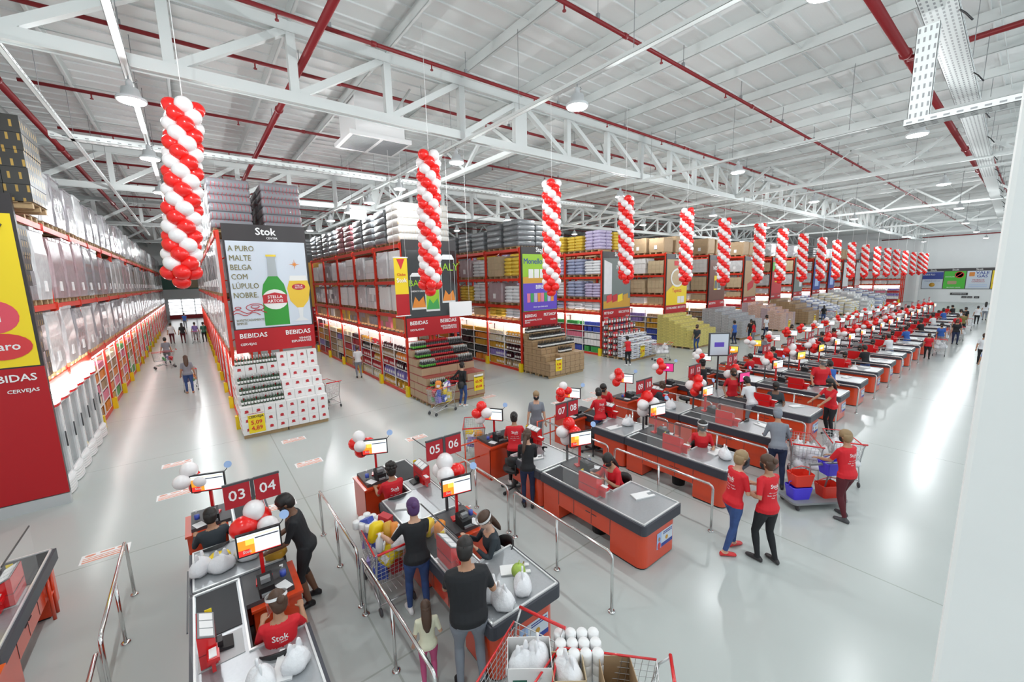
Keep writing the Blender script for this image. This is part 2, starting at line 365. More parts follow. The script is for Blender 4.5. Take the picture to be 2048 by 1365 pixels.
text('VALE\nGÁS', .5, 'navy', t, (-.11, -.3, 1.85), FACE, .02, sp=.85); text('TRABALHE\nCONOSCO', .22, 'label_red', t, (-.11, 0, 1.05), FACE, .01)
b = MB(); b.prism(rrect(-.24, .24, -.26, .26, .06), 0, .01); ob('orange_emblem', b.mesh('orange_emblem', 'orange_pack'), t, (-.1, .6, 1.9), FACE)
b = MB(); [b.box(-.8, .8, -.03+.22*i, .03+.22*i, 0, .01) for i in range(2)]; ob('blue_lines', b.mesh('blue_lines', 'sky'), t, (-.1, 0, .3), FACE)
t = board('wall_billboard', 'yellow board reading ACEITAMOS CARTOES on the far white wall', ys[4], ys[3], ZB, ZT, 'yellow')
text('ACEITAMOS\nCARTÕES\nCRÉDITO, VALE\nE ALIMENTAÇÃO', .26, 'till_red', t, (-.11, 0, 1.25), FACE, .01, sp=1.3)
b = MB(); b.box(-.04, 0, -.8, .8, 0, .3); t = thing('direction_sign', 'long dark sign above three small plates on the far wall', 'sign', (WX-.02, 6.1, .95), me=b.mesh('direction_sign', 'header')); text('ATENDIMENTO', .18, 'white', t, (-.05, 0, .15), FACE, .01)
for i, y in enumerate((5.6, 5.1, 4.5)):
    b = MB(); b.box(-.04, 0, -.22, .22, 0, .26)
    t = thing('small_sign', ['leftmost', 'middle', 'rightmost'][i]+' of three small dark plates on the far white wall', 'sign', (WX-.02, y, .55), me=b.mesh('small_sign', 'header'))
    text(('CAIXA', 'PAGTO', 'INFO')[i], .11, 'white', t, (-.05, 0, .13), FACE, .01)
# ---------------- back wall: cold room window wall and produce posters ----------------
b = MB(); b.box(-3, 60, -.06, 0, 0, 2.9); t = thing('cold_display_wall', 'bright glazed cold display wall closing the left aisle', 'display', (0, WY-.02, 0), me=b.mesh('cold_display_wall', 'wall_white'))
b = MB(); [b.box(-2.6+1.45*i, -2.6+1.45*i+1.3, -.1, -.06, .5, 2.7) for i in range(9)]; ob('lit_window', b.mesh('lit_window', 'window_glow'), t)
b = MB(); [b.box(-2.7, 10.5, -.3, -.1, z, z+.05) for z in (.5, .95, 1.4, 1.85, 2.3, 2.7)]; b.box(-2.7, 10.5, -.35, -.1, 0, .5, 1); ob('shelf', b.mesh('shelf', ['mid_grey', 'label_red']), t)
for i, (x, w_, mt, lab) in enumerate(((-1.9, 2.2, 'teal_dark', 'dark green poster high on the back wall of the left aisle'), (1.1, 3.4, 'tan_poster', 'pale framed poster high on the back wall of the left aisle'), (3.6, 1.2, 'poster_green', 'bright green leaf poster high on the back wall of the left aisle'))):
    b = MB(); b.box(-w_/2, w_/2, -.06, 0, 0, 3.3); b.box(-w_/2+.2, w_/2-.2, -.07, -.06, .2, 2.7, 1)
    thing('wall_poster', lab, 'poster', (x, WY-.03, 4.1), me=b.mesh('wall_poster', [mt if i != 1 else 'teal_dark', mt]))
# ---------------- sprinkler pipes ----------------
b = MB(); b.cyl((0, 0, 0), (0, 0, -.13), .016, n=6); b.cyl((0, 0, -.13), (0, 0, -.15), .035, n=8); HEADM = b.mesh('sprinkler_head', 'pipe_red')
b = MB(); b.cyl((0, 0, 0), (0, 0, .5), .008, n=4); b.box(-.03, .03, -.03, .03, .03, .12); RODM = b.mesh('hanger_rod', 'mid_grey')
b = MB(); b.cyl((0, 0, 0), (0, 0, 1.72), .006, n=4); LROD = b.mesh('hanger_rod', 'mid_grey')
def pipe(label, p0, p1, r, noz=True, drops=None, name='sprinkler_pipe'):
    p0 = Vector(p0); p1 = Vector(p1); b = MB(); d = p1-p0; b.cyl((0, 0, 0), d, r, n=10)
    nc = int(d.length/6); u = d.normalized()
    for i in range(1, nc+1): b.cyl(u*(6*i-.05), u*(6*i+.05), r*1.35, n=10)
    t = thing(name, label, 'pipe', p0, me=b.mesh('sprinkler_pipe', 'pipe_red'))
    if noz:
        for i in range(min(20, int(d.length/3.05))):
            ob('sprinkler_head', HEADM, t, u*(1.2+3.05*i)); ob('hanger_rod', RODM, t, u*(2.1+3.05*i))
    return t
pl = [('nearest', 5.65, 1.5, 77), ('second', 8.85, -2.5, 77), ('third', 11.0, -2.6, 60), ('fourth', 14.95, -2.6, 60), ('fifth', 18.6, -2.6, 60), ('sixth', 22.6, -2.6, 60), ('seventh', 26.4, -2.6, 60), ('eighth', 30.2, -2.6, 60), ('ninth', 34, -2.6, 60), ('tenth', 38, -2.6, 40), ('eleventh', 42, -2.6, 40)]
for n, y, x0, x1 in pl:
    pipe('thin red sprinkler pipe along the checkout row, %s from the front column' % n, (x0, y, 9.3), (x1, y, 9.3), .04)
pipe('thick red sprinkler main running away above the poster aisle', (2.4, 1, 9.12), (2.4, 60, 9.12), .075, False)
pipe('thick red sprinkler main along the top of the left rack', (-2.95, 9, 9.25), (-2.92, 60, 9.25), .08, False)
pipe('thick red sprinkler main parallel to the checkout row beside the cable tray', (7, 2.3, 9.2), (78, 2.3, 9.2), .085, False)
pipe('thin red pipe running beside the thick main near the cable tray', (14, 1.75, 9.3), (78, 1.75, 9.3), .035)
pipe('short red branch pipe crossing behind the perforated cable tray', (13.2, 2.3, 9.15), (13.2, -3, 9.15), .06, False)
pipe('red pipe crossing the hall just before the far wall', (77.5, 14, 8.6), (77.5, -3, 8.6), .07, False)
pipe('vertical red riser pipe on the far white wall', (WX-.25, 2.35, 0), (WX-.25, 2.35, 9.3), .08, False)
# ---------------- cable trays ----------------
def tray_mesh(L, w_, h=.08, step=.14, slots=6, mt='steel_white'):
    b = MB(); b.box(0, L, -w_/2, w_/2, 0, .006)
    b.box(0, L, -w_/2, -w_/2+.006, 0, h); b.box(0, L, w_/2-.006, w_/2, 0, h)
    n = int(min(L, 22)/step)
    for i in range(n):
        for j in range(slots):
            y = -w_/2+w_*(j+.5)/slots
            b.box(i*step+.03, i*step+.1, y-.012, y+.012, -.002, .0, 1)
        b.box(i*step+.03, i*step+.1, -w_/2-.002, -w_/2, .03, .055, 1)
    return b.mesh('cable_tray', [mt, 'mid_grey'])
t = thing('cable_tray', 'wide white perforated cable tray running toward the far wall', 'cable tray', (5.5, 1.24, 8.35), R(1.2), me=tray_mesh(70, .4))
[ob('hanger_rod', LROD, t, (3*i+1, y, 0)) for i in range(12) for y in (-.17, .17)]
b = MB(); b.tube([(0, -.1, .08), (.15, -.25, -.05), (.1, -.34, -.2)], .014, n=5); cm_ = b.mesh('dangling_cable', 'black'); [ob('dangling_cable', cm_, t, (3.2*i+4, 0, 0)) for i in range(12)]
tm = tray_mesh(1.5, .26, .1, slots=4); o = thing('cable_tray', 'short perforated tray dropping vertically below the wide white tray', 'cable tray', (9.6, 1.46, 8.3), me=tm); o.rotation_euler = (0, R(90), 0)
o = thing('cable_tray', 'horizontal perforated tray running from the drop toward the front column', 'cable tray', (9.58, 1.6, 6.8), R(-90), me=tray_mesh(4.2, .28, .1, slots=4))
def wireway(label, p0, p1, w_=.055):
    p0 = Vector(p0); p1 = Vector(p1); d = p1-p0; L = d.length
    b = MB(); b.box(0, L, -w_, w_, 0, .008); b.box(0, L, -w_, -w_+.006, 0, .07); b.box(0, L, w_-.006, w_, 0, .07)
    for i in range(int(min(L, 20)/.2)): b.box(.2*i+.04, .2*i+.12, -w_-.002, -w_, .025, .045, 1)
    t = thing('lighting_channel', label, 'cable channel', p0, math.atan2(d.y, d.x), me=b.mesh('lighting_channel', ['steel_white', 'mid_grey']))
    [ob('hanger_rod', LROD, t, (1.5+3*i, 0, 0)) for i in range(int(L/3))]; return t
for lab, x, y0 in (('white lighting channel running away above the left aisle', -.44, 5), ('white lighting channel above the first row of lamps right of it', 6.2, 0), ('white lighting channel above the lamps past the 08 checkout', 14.3, -1), ('white lighting channel crossing before the fourth cross truss', 23.4, -1)):
    wireway(lab, (x, y0, 8.12), (x, 40, 8.12))
wireway('thin white channel along the poster aisle left of the lamps', (-1.9, 5, 8.2), (-1.9, 40, 8.2), .04)
t = thing('cable_tray', 'perforated cable tray crossing above the poster aisle along the racks', 'cable tray', (-2.3, 15.3, 8.2), 0, me=tray_mesh(20, .25, .12, .2, 3))
# ---------------- lamps ----------------
lb = MB(); lb.lathe([(.03, .34), (.05, .3), (.05, .22), (.12, .2), (.14, .08), (.21, .04), (.215, 0), (.2, -.005)], n=20); lamp_body = lb.mesh('housing', 'light_grey')
lb = MB(); lb.lathe([(.19, -.004), (.19, -.02), (.12, -.035), (.001, -.04)], n=20); lamp_diff = lb.mesh('diffuser', 'lamp_glow')
lb = MB(); lb.cyl((0, 0, .3), (0, 0, .42), .012, n=6); lb.tube([(.05, 0, .3), (.12, 0, .34), (.1, .02, .38)], .008, n=5); lamp_rod = lb.mesh('hook', 'mid_grey')
lb = MB(); lb.cyl((0, 0, .3), (0, 0, 2.33), .012, n=6); lamp_rod2 = lb.mesh('hook', 'mid_grey')
ld = bpy.data.lights.new('lamp_light', 'POINT'); ld.shadow_soft_size = .06; ld.energy = LAMP_W; ld.color = (.95, .99, 1.0)
ld2 = bpy.data.lights.new('lamp_light_far', 'POINT'); ld2.shadow_soft_size = .06; ld2.energy = LAMP_W*1.6; ld2.color = (.95, .99, 1.0)
LAMPS = []
for row, x, yy in (('first lamp row from the left', -.44, (1.5, 5.8, 10.06, 14.2, 19, 24.5, 31, 39, 50)), ('second lamp row from the left', 6.2, (-1.6, 1.85, 5.76, 10.27, 14.2, 17.3, 20.1, 23.2, 28, 34)),
                   ('third lamp row from the left', 14.3, (-1.8, 2.15, 6.3, 10.9, 14.8, 18.5, 24)), ('fourth lamp row from the left', 23.4, (-1, 2.6, 6.8, 11.5, 16, 22)),
                   ('fifth lamp row from the left', 33.5, (3.0, 7.5, 12.5, 18)), ('sixth lamp row from the left', 45, (3.6, 8.2, 13.5, 19)), ('seventh lamp row from the left', 57, (3.8, 8.6, 14)), ('eighth lamp row from the left', 70, (3.9, 8.8))):
    for i, y in enumerate(yy): LAMPS.append((row, i, x, y))
for row, i, x, y in LAMPS:
    t = thing('high_bay_lamp', '%s round lamp from the checkout side in the %s' % (ORD[i+1], row), 'ceiling lamp', (x, y, 7.72))
    ob('housing', lamp_body, t); ob('diffuser', lamp_diff, t); ob('hook', lamp_rod if x < 30 and (i < 99) and not (x > 0 and y < 0) and y < 40 and y > (5 if x < 0 else 0) else lamp_rod2, t)
    lo = bpy.data.objects.new('lamp_light', ld if x < 30 else ld2); C.objects.link(lo); lo.parent = t; lo.location = (0, 0, -.11)
# air conditioning cassette
t = thing('air_conditioning_cassette', 'white square ceiling air cassette with louvred grilles', 'air conditioner', (5.05, 13.4, 8.75))
b = MB(); b.box(-.75, .75, -.75, .75, .12, 1.29); b.box(-.95, .95, -.8, .8, 0, .12); ob('casing', b.mesh('casing', 'white'), t)
b = MB(); [b.box(-.85+.9*i+.02, -.02+.9*i-.02, -.7+.07*j, -.66+.07*j, -.012, 0) for i in range(2) for j in range(20)]; ob('grille', b.mesh('grille', 'mid_grey'), t)
# ================= RACKS =================
Z1, Z2, Z3, Z4 = 2.47, 3.2, 4.5, 5.88
BAY = 2.85
A1, A2, A3 = 2.46, 4.15, 6.08
def frame_mesh(d, Z4=5.88):
    b = MB()
    for x in (0, d-.09):
        b.box(x, x+.09, -.045, .045, 0, Z4+.05)
    for i in range(9):
        z = .3+.62*i; z2 = z+.6 if i % 2 == 0 else z
        b.cyl((.05, 0, z), (d-.05, 0, min(z2, Z4)), .018, n=4)
    b.box(-.03, .12, -.07, .07, 0, .02); b.box(d-.12, d+.03, -.07, .07, 0, .02)
    return b.mesh('upright_frame', 'rack_red')
FR = frame_mesh(1.08); FR2 = frame_mesh(1.08, A3)
b = MB(); b.box(-.03, .02, .045, BAY-.045, -.13, 0); b.box(-.04, .02, .045, .07, -.17, .03); b.box(-.04, .02, BAY-.07, BAY-.045, -.17, .03); BEAM = b.mesh('beam', 'rack_red')
b = MB(); b.prism([(-.1, -.1), (-.04, -.1), (-.04, .1), (-.1, .1)], 0, .42); b.box(-.1, .03, -.1, -.085, 0, .42); b.box(-.1, .03, .085, .1, 0, .42); GUARD = b.mesh('post_guard', 'yellow')
b = MB(); b.box(.03, .12, .1, BAY-.1, 2.24, 2.3); STRIP = b.mesh('strip_light', 'strip_glow')
def shelf_unit_mesh():
    b = MB(); b.box(.5, .53, .05, BAY-.05, 0, 2.3)
    for z in (.12, .55, .95, 1.33, 1.7): b.box(.06, .5, .06, BAY-.06, z-.03, z)
    for y in (.06, BAY/2, BAY-.06): b.box(.05, .08, y-.02, y+.02, 0, 2.2)
    b.box(.03, .06, .05, BAY-.05, 0, .12, 1)
    return b.mesh('shelf_unit', ['white', 'rack_red'])
SHELF = shelf_unit_mesh()
GOODS = []      # (world pos, rz, size, material, x-distance)
ALLMATS = ['carton', 'carton_light', 'wine_dark', 'amber_pack', 'cream_pack', 'orange_pack', 'blue_pack', 'violet_pack', 'green_pack', 'pink_pack', 'white', 'label_red', 'glass_dark', 'yellow', 'mid_grey']
def goods_row(x, sgn, y0, y1, z, h, mt, w_=.15, bottle=False):
    n = max(1, int((y1-y0)/w_)); st = (y1-y0)/n
    for i in range(n):
        if rnd.random() < .06: continue
        GOODS.append((x+sgn*.18, y0+st*(i+.5), z, st*.9, h*(.93+.07*rnd.random()), mt))
def rack(name_label, x0, x1, y0, nb, left=True, right=False, retail_from=0, nshow=None, pal=('amber_pack', 'wine_dark', 'carton', 'cream_pack'), levels=None):
    FR_ = FR2 if levels else FR; levels = levels or (Z1, Z2, Z3, Z4)
    t = thing('pallet_rack', name_label, 'rack', (x0, y0, 0)); W = x1-x0
    for i in range(nb+1):
        y = BAY*i
        if left: ob('upright_frame', FR_, t, (0, y, 0))
        if right or i == 0: ob('upright_frame', FR_, t, (W-1.08, y, 0))
        if left and i < 12: ob('post_guard', GUARD, t, (0, y, 0))
        if right and i < 14: ob('post_guard', GUARD, t, (W, y, 0), (0, 0, R(180)))
    for side in ((0,) if left else ())+((1,) if right else ()):
        for i in range(nb):
            y = BAY*i
            rot = (0, 0, 0) if side == 0 else (0, 0, R(180)); loc = (0, y) if side == 0 else (W, y+BAY)
            for z in levels: ob('beam', BEAM, t, (*loc, z), rot)
            if side == 0 or i < 16:
                for z in levels: ob('beam', BEAM, t, (loc[0]+(1.03 if side == 0 else -1.03), loc[1], z), rot)
            if i >= retail_from:
                u = ob('shelf_unit', SHELF, t, (*loc, 0), rot); ob('strip_light', STRIP, u)
                sg = 1 if side == 0 else -1; xx = x0 if side == 0 else x1
                if nshow is None or i < nshow:
                    for half in range(2):
                        pl_ = [rnd.choice(pal) for _ in range(5)]; wd = [rnd.choice((.13, .17, .22)) for _ in range(5)]
                        for k, z in enumerate((.12, .55, .95, 1.33, 1.7)):
                            goods_row(xx, sg, y0+y+.1+half*(BAY/2-.03), y0+y+half*(BAY/2)+BAY/2-.12, z, (.33, .31, .29, .28, .2)[k], pl_[k], wd[k])
    return t
# ---- pallet loads ----
b = MB()
for y in (-.5, 0, .42): b.box(-.5, .5, y, y+.1, 0, .1)
for i in range(6): b.box(-.5+i*.18, -.5+i*.18+.1, -.55, .55, .1, .12)
PAL = b.mesh('wooden_pallet', 'wood')
def load_mesh(nm, mt, h, kind, seed, w_=1.08, d_=1.16, second=None):
    r = random.Random(seed); b = MB()
    if kind == 'box':
        nx, ny = 3, 4; nz = max(1, round(h/.3)); sz = h/nz
        for k in range(nz):
            ox, oy = r.uniform(-.012, .012), r.uniform(-.012, .012)
            for i in range(nx):
                for j in range(ny):
                    if 0 < i < nx-1 and 0 < j < ny-1 and k < nz-1: continue
                    x = -w_/2+w_*i/nx+ox; y = -d_/2+d_*j/ny+oy
                    b.box(x+.004, x+w_/nx-.004, y+.004, y+d_/ny-.004, .12+k*sz+.002, .12+(k+1)*sz-.004, 0 if second is None or r.random() > .4 else 1)
    elif kind == 'wrap':
        # shrink-wrapped block: slightly bulging, irregular vertical folds
        nz = max(3, round(h/.28)); rings = []
        for k in range(nz+1):
            z = .12+h*k/nz; pts = []
            for (cx, cy) in rrect(-w_/2, w_/2, -d_/2, d_/2, .07, 3):
                f = 1+r.uniform(-.025, .02)-(.03 if k in (0, nz) else 0); pts.append((cx*f, cy*f, z+r.uniform(-.01, .01)))
            rings.append(pts)
        b.rings(rings, 0, False)
        for i in range(3):
            for j in range(3): b.box(-w_/2+.04+w_/3*i, -w_/2+w_/3*(i+1), -d_/2+.04+d_/3*j, -d_/2+d_/3*(j+1), .12+h-.02, .12+h+.03+r.uniform(0, .03), 0)
        b.box(w_/2-.02, w_/2+.012, -.15, .06, .3, .55, 1); b.box(-w_/2-.012, -w_/2+.02, -.05, .15, .3, .55, 1)
    elif kind == 'crate':
        nz = max(2, round(h/.26))
        for k in range(nz):
            z = .12+h*k/nz; zz = h/nz; rr = []
            for q, f in ((0, .95), (.15, 1), (.8, 1.0), (1, .95)):
                rr.append([(cx*f+r.uniform(-.008, .008), cy*f, z+zz*q) for cx, cy in rrect(-w_/2, w_/2, -d_/2, d_/2, .06, 3)])
            b.rings(rr, 0 if second is None or k % 2 == 0 else 1, True)
    elif kind == 'sack':
        nz = max(2, round(h/.17))
        for k in range(nz):
            for i in range(2):
                for j in range(2):
                    x = -w_/4+w_/2*i+r.uniform(-.02, .02); y = -d_/4+d_/2*j+r.uniform(-.02, .02); z = .12+h*(k+.5)/nz
                    b.rings([[(x+cx*f, y+cy*f, z+dz*h/nz) for cx, cy in rrect(-w_/4, w_/4, -d_/4, d_/4, .09, 3)] for f, dz in ((.8, -.5), (1.0, -.2), (1.02, .2), (.78, .5))], 0 if second is None or (k+i) % 3 else 1, True)
    return b.mesh(nm, [mt, second or 'paper'])
_ld = {}
def L_(kind, mt, h, seed=0, second=None):
    k = (kind, mt, round(h, 2), seed % 3, second)
    if k not in _ld: _ld[k] = load_mesh('load', mt, h, kind, seed % 3*17+int(h*10), second=second)
    return _ld[k]
NICE = {'paper': 'white', 'yellow': 'yellow', 'wrap_white': 'white wrapped', 'wrap_clear': 'grey wrapped', 'wrap_pink': 'pinkish wrapped', 'crate_grey': 'dark grey crate', 'crate_wine': 'wine red crate', 'carton': 'brown carton', 'carton_light': 'light brown carton', 'carton_white': 'white carton',
        'sack_white': 'white sack', 'sack_yellow': 'yellow sack', 'sack_blue': 'blue grey sack', 'sack_lilac': 'lilac sack', 'carton_dark_print': 'dark printed beer carton', 'wrap_cola': 'red and grey drinks', 'wrap_orange': 'orange striped wrapped', 'violet_pack': 'violet pack', 'blue_pack': 'blue pack', 'pink_pack': 'pink pack'}
def load(where, level, idx, x, y, z, kind, mt, h, second=None, rz=0, group='pallet loads on the racks'):
    lv = {Z1: 'low', Z2: 'middle', Z3: 'upper', Z4: 'top', A1: 'lower', A2: 'middle', A3: 'top'}[level]
    nm = {'wrap': 'wrapped_pallet', 'box': 'carton_pallet', 'crate': 'crate_pallet', 'sack': 'sack_pallet'}[kind]
    t = thing(nm, '%s load, %s, %s level, %s' % (NICE[mt], ORD[idx+1], lv, where), nm.replace('_', ' '), (x, y, z), rz, group, me=L_(kind, mt, h, idx, second))
    ob('wooden_pallet', PAL, t); return t
FAR_LOADS = {}
def fill(where, xs, sgn, y0, nb, plan, tops=None, skip=.06, levels=(Z1, Z2, Z3, Z4), hscale=1.0, near=99):
    # plan(level, i) -> (kind, mat, height, second)
    for lev in levels:
        for i in range(nb):
            for h in range(2):
                idx = 2*i+h
                if lev != Z4 and rnd.random() < skip: continue
                p = plan(lev, idx)
                if p is None: continue
                kind, mt, hh, sec = p
                if i >= near: FAR_LOADS.setdefault(where, []).append((xs+sgn*.57, y0+BAY*i+.72+1.38*h, lev+.005, hh, mt)); continue
                load(where, lev, idx, xs+sgn*.57, y0+BAY*i+.72+1.38*h, lev+.005, kind, mt, hh*hscale, sec)
# R1: the long left rack
rack('long red pallet rack along the left edge behind the yellow banner', -5.2, -2.75, 12.45, 19, left=False, right=True, retail_from=2, nshow=16, pal=('amber_pack', 'cream_pack', 'carton', 'pink_pack', 'green_pack', 'orange_pack'), levels=(A1, A2, A3))
def planR1(lev, i):
    if i == 0: return None if lev == A3 else ('box', 'carton_dark_print', {A1: 1.42, A2: 1.6}[lev], 'wrap_clear')
    mt = rnd.choice(['wrap_clear', 'wrap_white', 'wrap_clear', 'wrap_pink', 'wrap_white'])
    return ('wrap', mt, {A1: rnd.uniform(1.3, 1.42), A2: rnd.uniform(1.3, 1.62), A3: rnd.uniform(1.2, 1.45)}[lev], None)
fill('left rack', -2.66, -1, 12.45, 19, planR1, skip=.03, near=14, levels=(A1, A2, A3))
load('left rack, above the yellow banner', A3, 0, -2.78, 12.95, A3+.02, 'box', 'carton_dark_print', 1.6, 'carton_dark_print')
# R2
rack('red pallet rack behind the tall white beer banner', .75, 3.15, 15.1, 15, left=True, right=False, nshow=10, pal=('pink_pack', 'cream_pack', 'label_red', 'white'), levels=(A1, A2, A3))
fill('beer banner rack', .66, 1, 15.1, 15, lambda lev, i: ('wrap', rnd.choice(['wrap_white', 'wrap_clear']), {A1: 1.4, A2: 1.55, A3: rnd.uniform(1.2, 1.4)}[lev], None) if not (lev == A3 and i < 1) else ('crate', 'wrap_cola', 1.45, None), skip=.03, near=6, levels=(A1, A2, A3))
for i in range(3): load('beer banner rack, right side', A3, i, 2.6, 15.75+1.4*i, A3, 'crate', 'wrap_cola', 1.45, None)
# R3
rack('red pallet rack behind the black energy drink banner', 6.3, 8.55, 14.75, 5, left=True, pal=('wine_dark', 'amber_pack', 'carton', 'orange_pack', 'glass_dark', 'cream_pack', 'label_red', 'violet_pack'))
def planR3(lev, i):
    if lev == Z4: return ('crate', ['wrap_orange', 'crate_grey', 'crate_grey', 'crate_grey', 'crate_wine', 'crate_wine', 'crate_grey', 'crate_grey', 'crate_grey', 'crate_grey'][i % 10], rnd.uniform(1.2, 1.35)+(.2 if i == 0 else 0), None)
    if lev == Z1: return ('box', rnd.choice(['carton_white', 'wrap_clear', 'pink_pack', 'carton_light', 'sack_yellow']), rnd.uniform(.35, .48), 'carton')
    return ('box' if rnd.random() < .4 else 'wrap', rnd.choice(['carton_white', 'sack_white', 'wrap_white', 'wrap_clear', 'carton_white', 'sack_white']), rnd.uniform(.75, 1.05), 'paper')
NICE['wrap_orange'] = 'orange striped drinks'
fill('energy banner rack', 6.32, 1, 14.75, 5, planR3, skip=.0)
for i in range(3): load('energy banner rack, right side', Z4, i, 7.95, 15.45+1.4*i, Z4, 'crate', ['wrap_orange', 'crate_grey', 'crate_grey'][i], 1.45, None)
# R3b second block far behind the cross aisle
rack('red pallet rack far behind the cross aisle beside the beer banner', 6.9, 9.3, 33, 3, left=True, nshow=2, pal=('label_red', 'wine_dark'))
fill('rack past the cross aisle', 6.92, 1, 33, 3, lambda lev, i: ('crate', 'crate_wine' if lev != Z4 else 'crate_grey', {Z1: .45, Z2: .9, Z3: 1.0, Z4: 1.7}[lev], None))
# R4 ... R11
RX = [(12.2, 14.5), (18.05, 20.5), (24.4, 27.0), (30.1, 32.6), (36.0, 38.4), (41.7, 44.1), (47.4, 49.8), (53.0, 55.4), (58.3, 60.7), (64.0, 66.4), (69.6, 72.0)]
names = ['the purple pet food banner', 'the chocolate banner', 'the tapioca banner', 'the coffee banner', 'the wheat banner', 'the yellow sack banner', 'the dark portrait banner', 'the first blue banner', 'the second blue banner', 'the pale banner', 'the last white banner']
tops = [('crate', 'crate_grey'), ('sack', 'sack_yellow'), ('wrap', 'carton'), ('wrap', 'carton'), ('wrap', 'carton'), ('wrap', 'wrap_white'), ('wrap', 'wrap_clear'), ('crate', 'crate_grey'), ('wrap', 'wrap_white'), ('wrap', 'carton'), ('wrap', 'wrap_clear')]
mids = [['sack_yellow', 'carton_light', 'sack_white', 'wrap_pink', 'sack_white'], ['sack_white', 'sack_blue', 'sack_lilac', 'sack_blue', 'sack_white'], ['carton_light', 'carton_white', 'carton_light'], ['carton_light', 'carton_white'], ['carton_light', 'wrap_white'], ['wrap_white', 'carton_light'], ['wrap_white', 'carton_light'], ['wrap_white', 'sack_white'], ['wrap_white'], ['wrap_white', 'carton_light'], ['wrap_white']]
pals = [('wine_dark', 'amber_pack', 'orange_pack', 'glass_dark', 'carton', 'cream_pack', 'violet_pack'), ('orange_pack', 'blue_pack', 'pink_pack', 'green_pack', 'white', 'label_red'), ('orange_pack', 'violet_pack', 'carton', 'amber_pack', 'blue_pack'), ('amber_pack', 'orange_pack', 'carton'), ('orange_pack', 'label_red', 'cream_pack'), ('cream_pack', 'orange_pack'), ('pink_pack', 'cream_pack'), ('violet_pack', 'white'), ('violet_pack', 'blue_pack'), ('pink_pack', 'white'), ('pink_pack', 'white')]
RY = 14.95
for k, (x0, x1) in enumerate(RX):
    nb = 5 if k < 3 else 3
    rack('red pallet rack behind ' + names[k], x0, x1, RY, nb, left=True, nshow=(4 if k < 2 else 2), pal=pals[k])
    def plan(lev, i, k=k):
        if lev == Z4: kd, mt = tops[k] if i % 3 or k != 1 else ('sack', 'sack_lilac'); return (kd, mt, rnd.uniform(.85, 1.1)+(.15 if k == 0 and i < 2 else 0), None)
        mt = mids[k][(i+int(lev*10)) % len(mids[k])]
        kd = 'sack' if mt.startswith('sack') else ('box' if mt.startswith('carton') else 'wrap')
        return (kd, mt, rnd.uniform(.35, .46) if lev == Z1 else rnd.uniform(.75, 1.02), None)
    fill('rack behind ' + names[k].replace('the ', ''), x0+.02, 1, RY, nb, plan, skip=.02)
    for i in range(2):
        kd, mt = tops[k]; load('right side behind ' + names[k].replace('the ', ''), Z4, i, x1-.6, RY+.72+1.4*i, Z4, kd, mt, 1.0, None)
# last rack facing the checkouts
rack('long red pallet rack at the far right facing the checkout row', 75.5, 77.9, 11.2, 9, left=True, nshow=9, pal=('pink_pack', 'pink_pack', 'label_red', 'violet_pack', 'white'))
fill('far right rack', 75.52, 1, 11.2, 9, lambda lev, i: ('box' if i % 3 == 0 else 'wrap', rnd.choice(['wrap_white', 'carton_light', 'carton_white', 'wrap_white']), {Z1: .45, Z2: 1.0, Z3: 1.0, Z4: 1.0}[lev], None) if lev != Z4 else ('wrap', 'wrap_clear', .9, None))
for wh, ls in FAR_LOADS.items():
    b = MB(); ms = sorted({l[4] for l in ls})
    for x, y, z, h, mt in ls:
        b.rings([[(x+cx*f, y+cy*f, z+.12+h*q) for cx, cy in rrect(-.53, .53, -.58, .58, .08, 2)] for f, q in ((.98, 0), (1, .4), (1, .95), (.95, 1))], ms.index(mt)); b.box(x-.5, x+.5, y-.55, y+.55, z, z+.12, len(ms))
    thing('distant_pallet_loads', 'wrapped loads on the farthest bays of the '+wh, 'pallet loads', kind='stuff', me=b.mesh('distant_pallet_loads', ms+['wood']))
# ---- goods on the retail shelves: the 300 nearest as objects, the rest as one ----
GOODS.sort(key=lambda g: math.hypot(g[0], g[1]) if g[0] > 0 else 1e3+g[1])
_gm = {}
rest = MB(); idx = {m: i for i, m in enumerate(ALLMATS)}
PN = {'carton': 'brown', 'carton_light': 'tan', 'wine_dark': 'dark wine', 'amber_pack': 'amber', 'cream_pack': 'cream', 'orange_pack': 'orange', 'blue_pack': 'blue', 'violet_pack': 'violet', 'green_pack': 'green', 'pink_pack': 'pink', 'white': 'white', 'label_red': 'red', 'glass_dark': 'black', 'yellow': 'yellow', 'mid_grey': 'grey'}
for n, (x, y, z, w_, h, mt) in enumerate(GOODS):
    if n < 290:
        if mt not in _gm:
            b = MB(); b.prism(rrect(-.5, .5, -.5, .5, .12, 2), 0, .8, 0); b.prism(rrect(-.3, .3, -.3, .3, .1, 2), .8, 1, 0); b.box(-.52, -.5, -.35, .35, .25, .6, 1); _gm[mt] = b.mesh('grocery_pack', [mt, 'label_white'])
        thing('grocery_pack', PN[mt]+' grocery pack in a row on the lit lower shelves', 'grocery pack', (x, y, z+.002), 0, PN[mt]+' grocery packs on the lit lower shelves', me=_gm[mt], scale=(.2, w_, h))
    else:
        rest.box(x-.1, x+.1, y-w_/2, y+w_/2, z+.002, z+h, idx[mt])
thing('shelf_goods', 'rows of small packaged goods filling the lit lower shelves of the farther racks', 'goods', kind='stuff', me=rest.mesh('shelf_goods', ALLMATS))
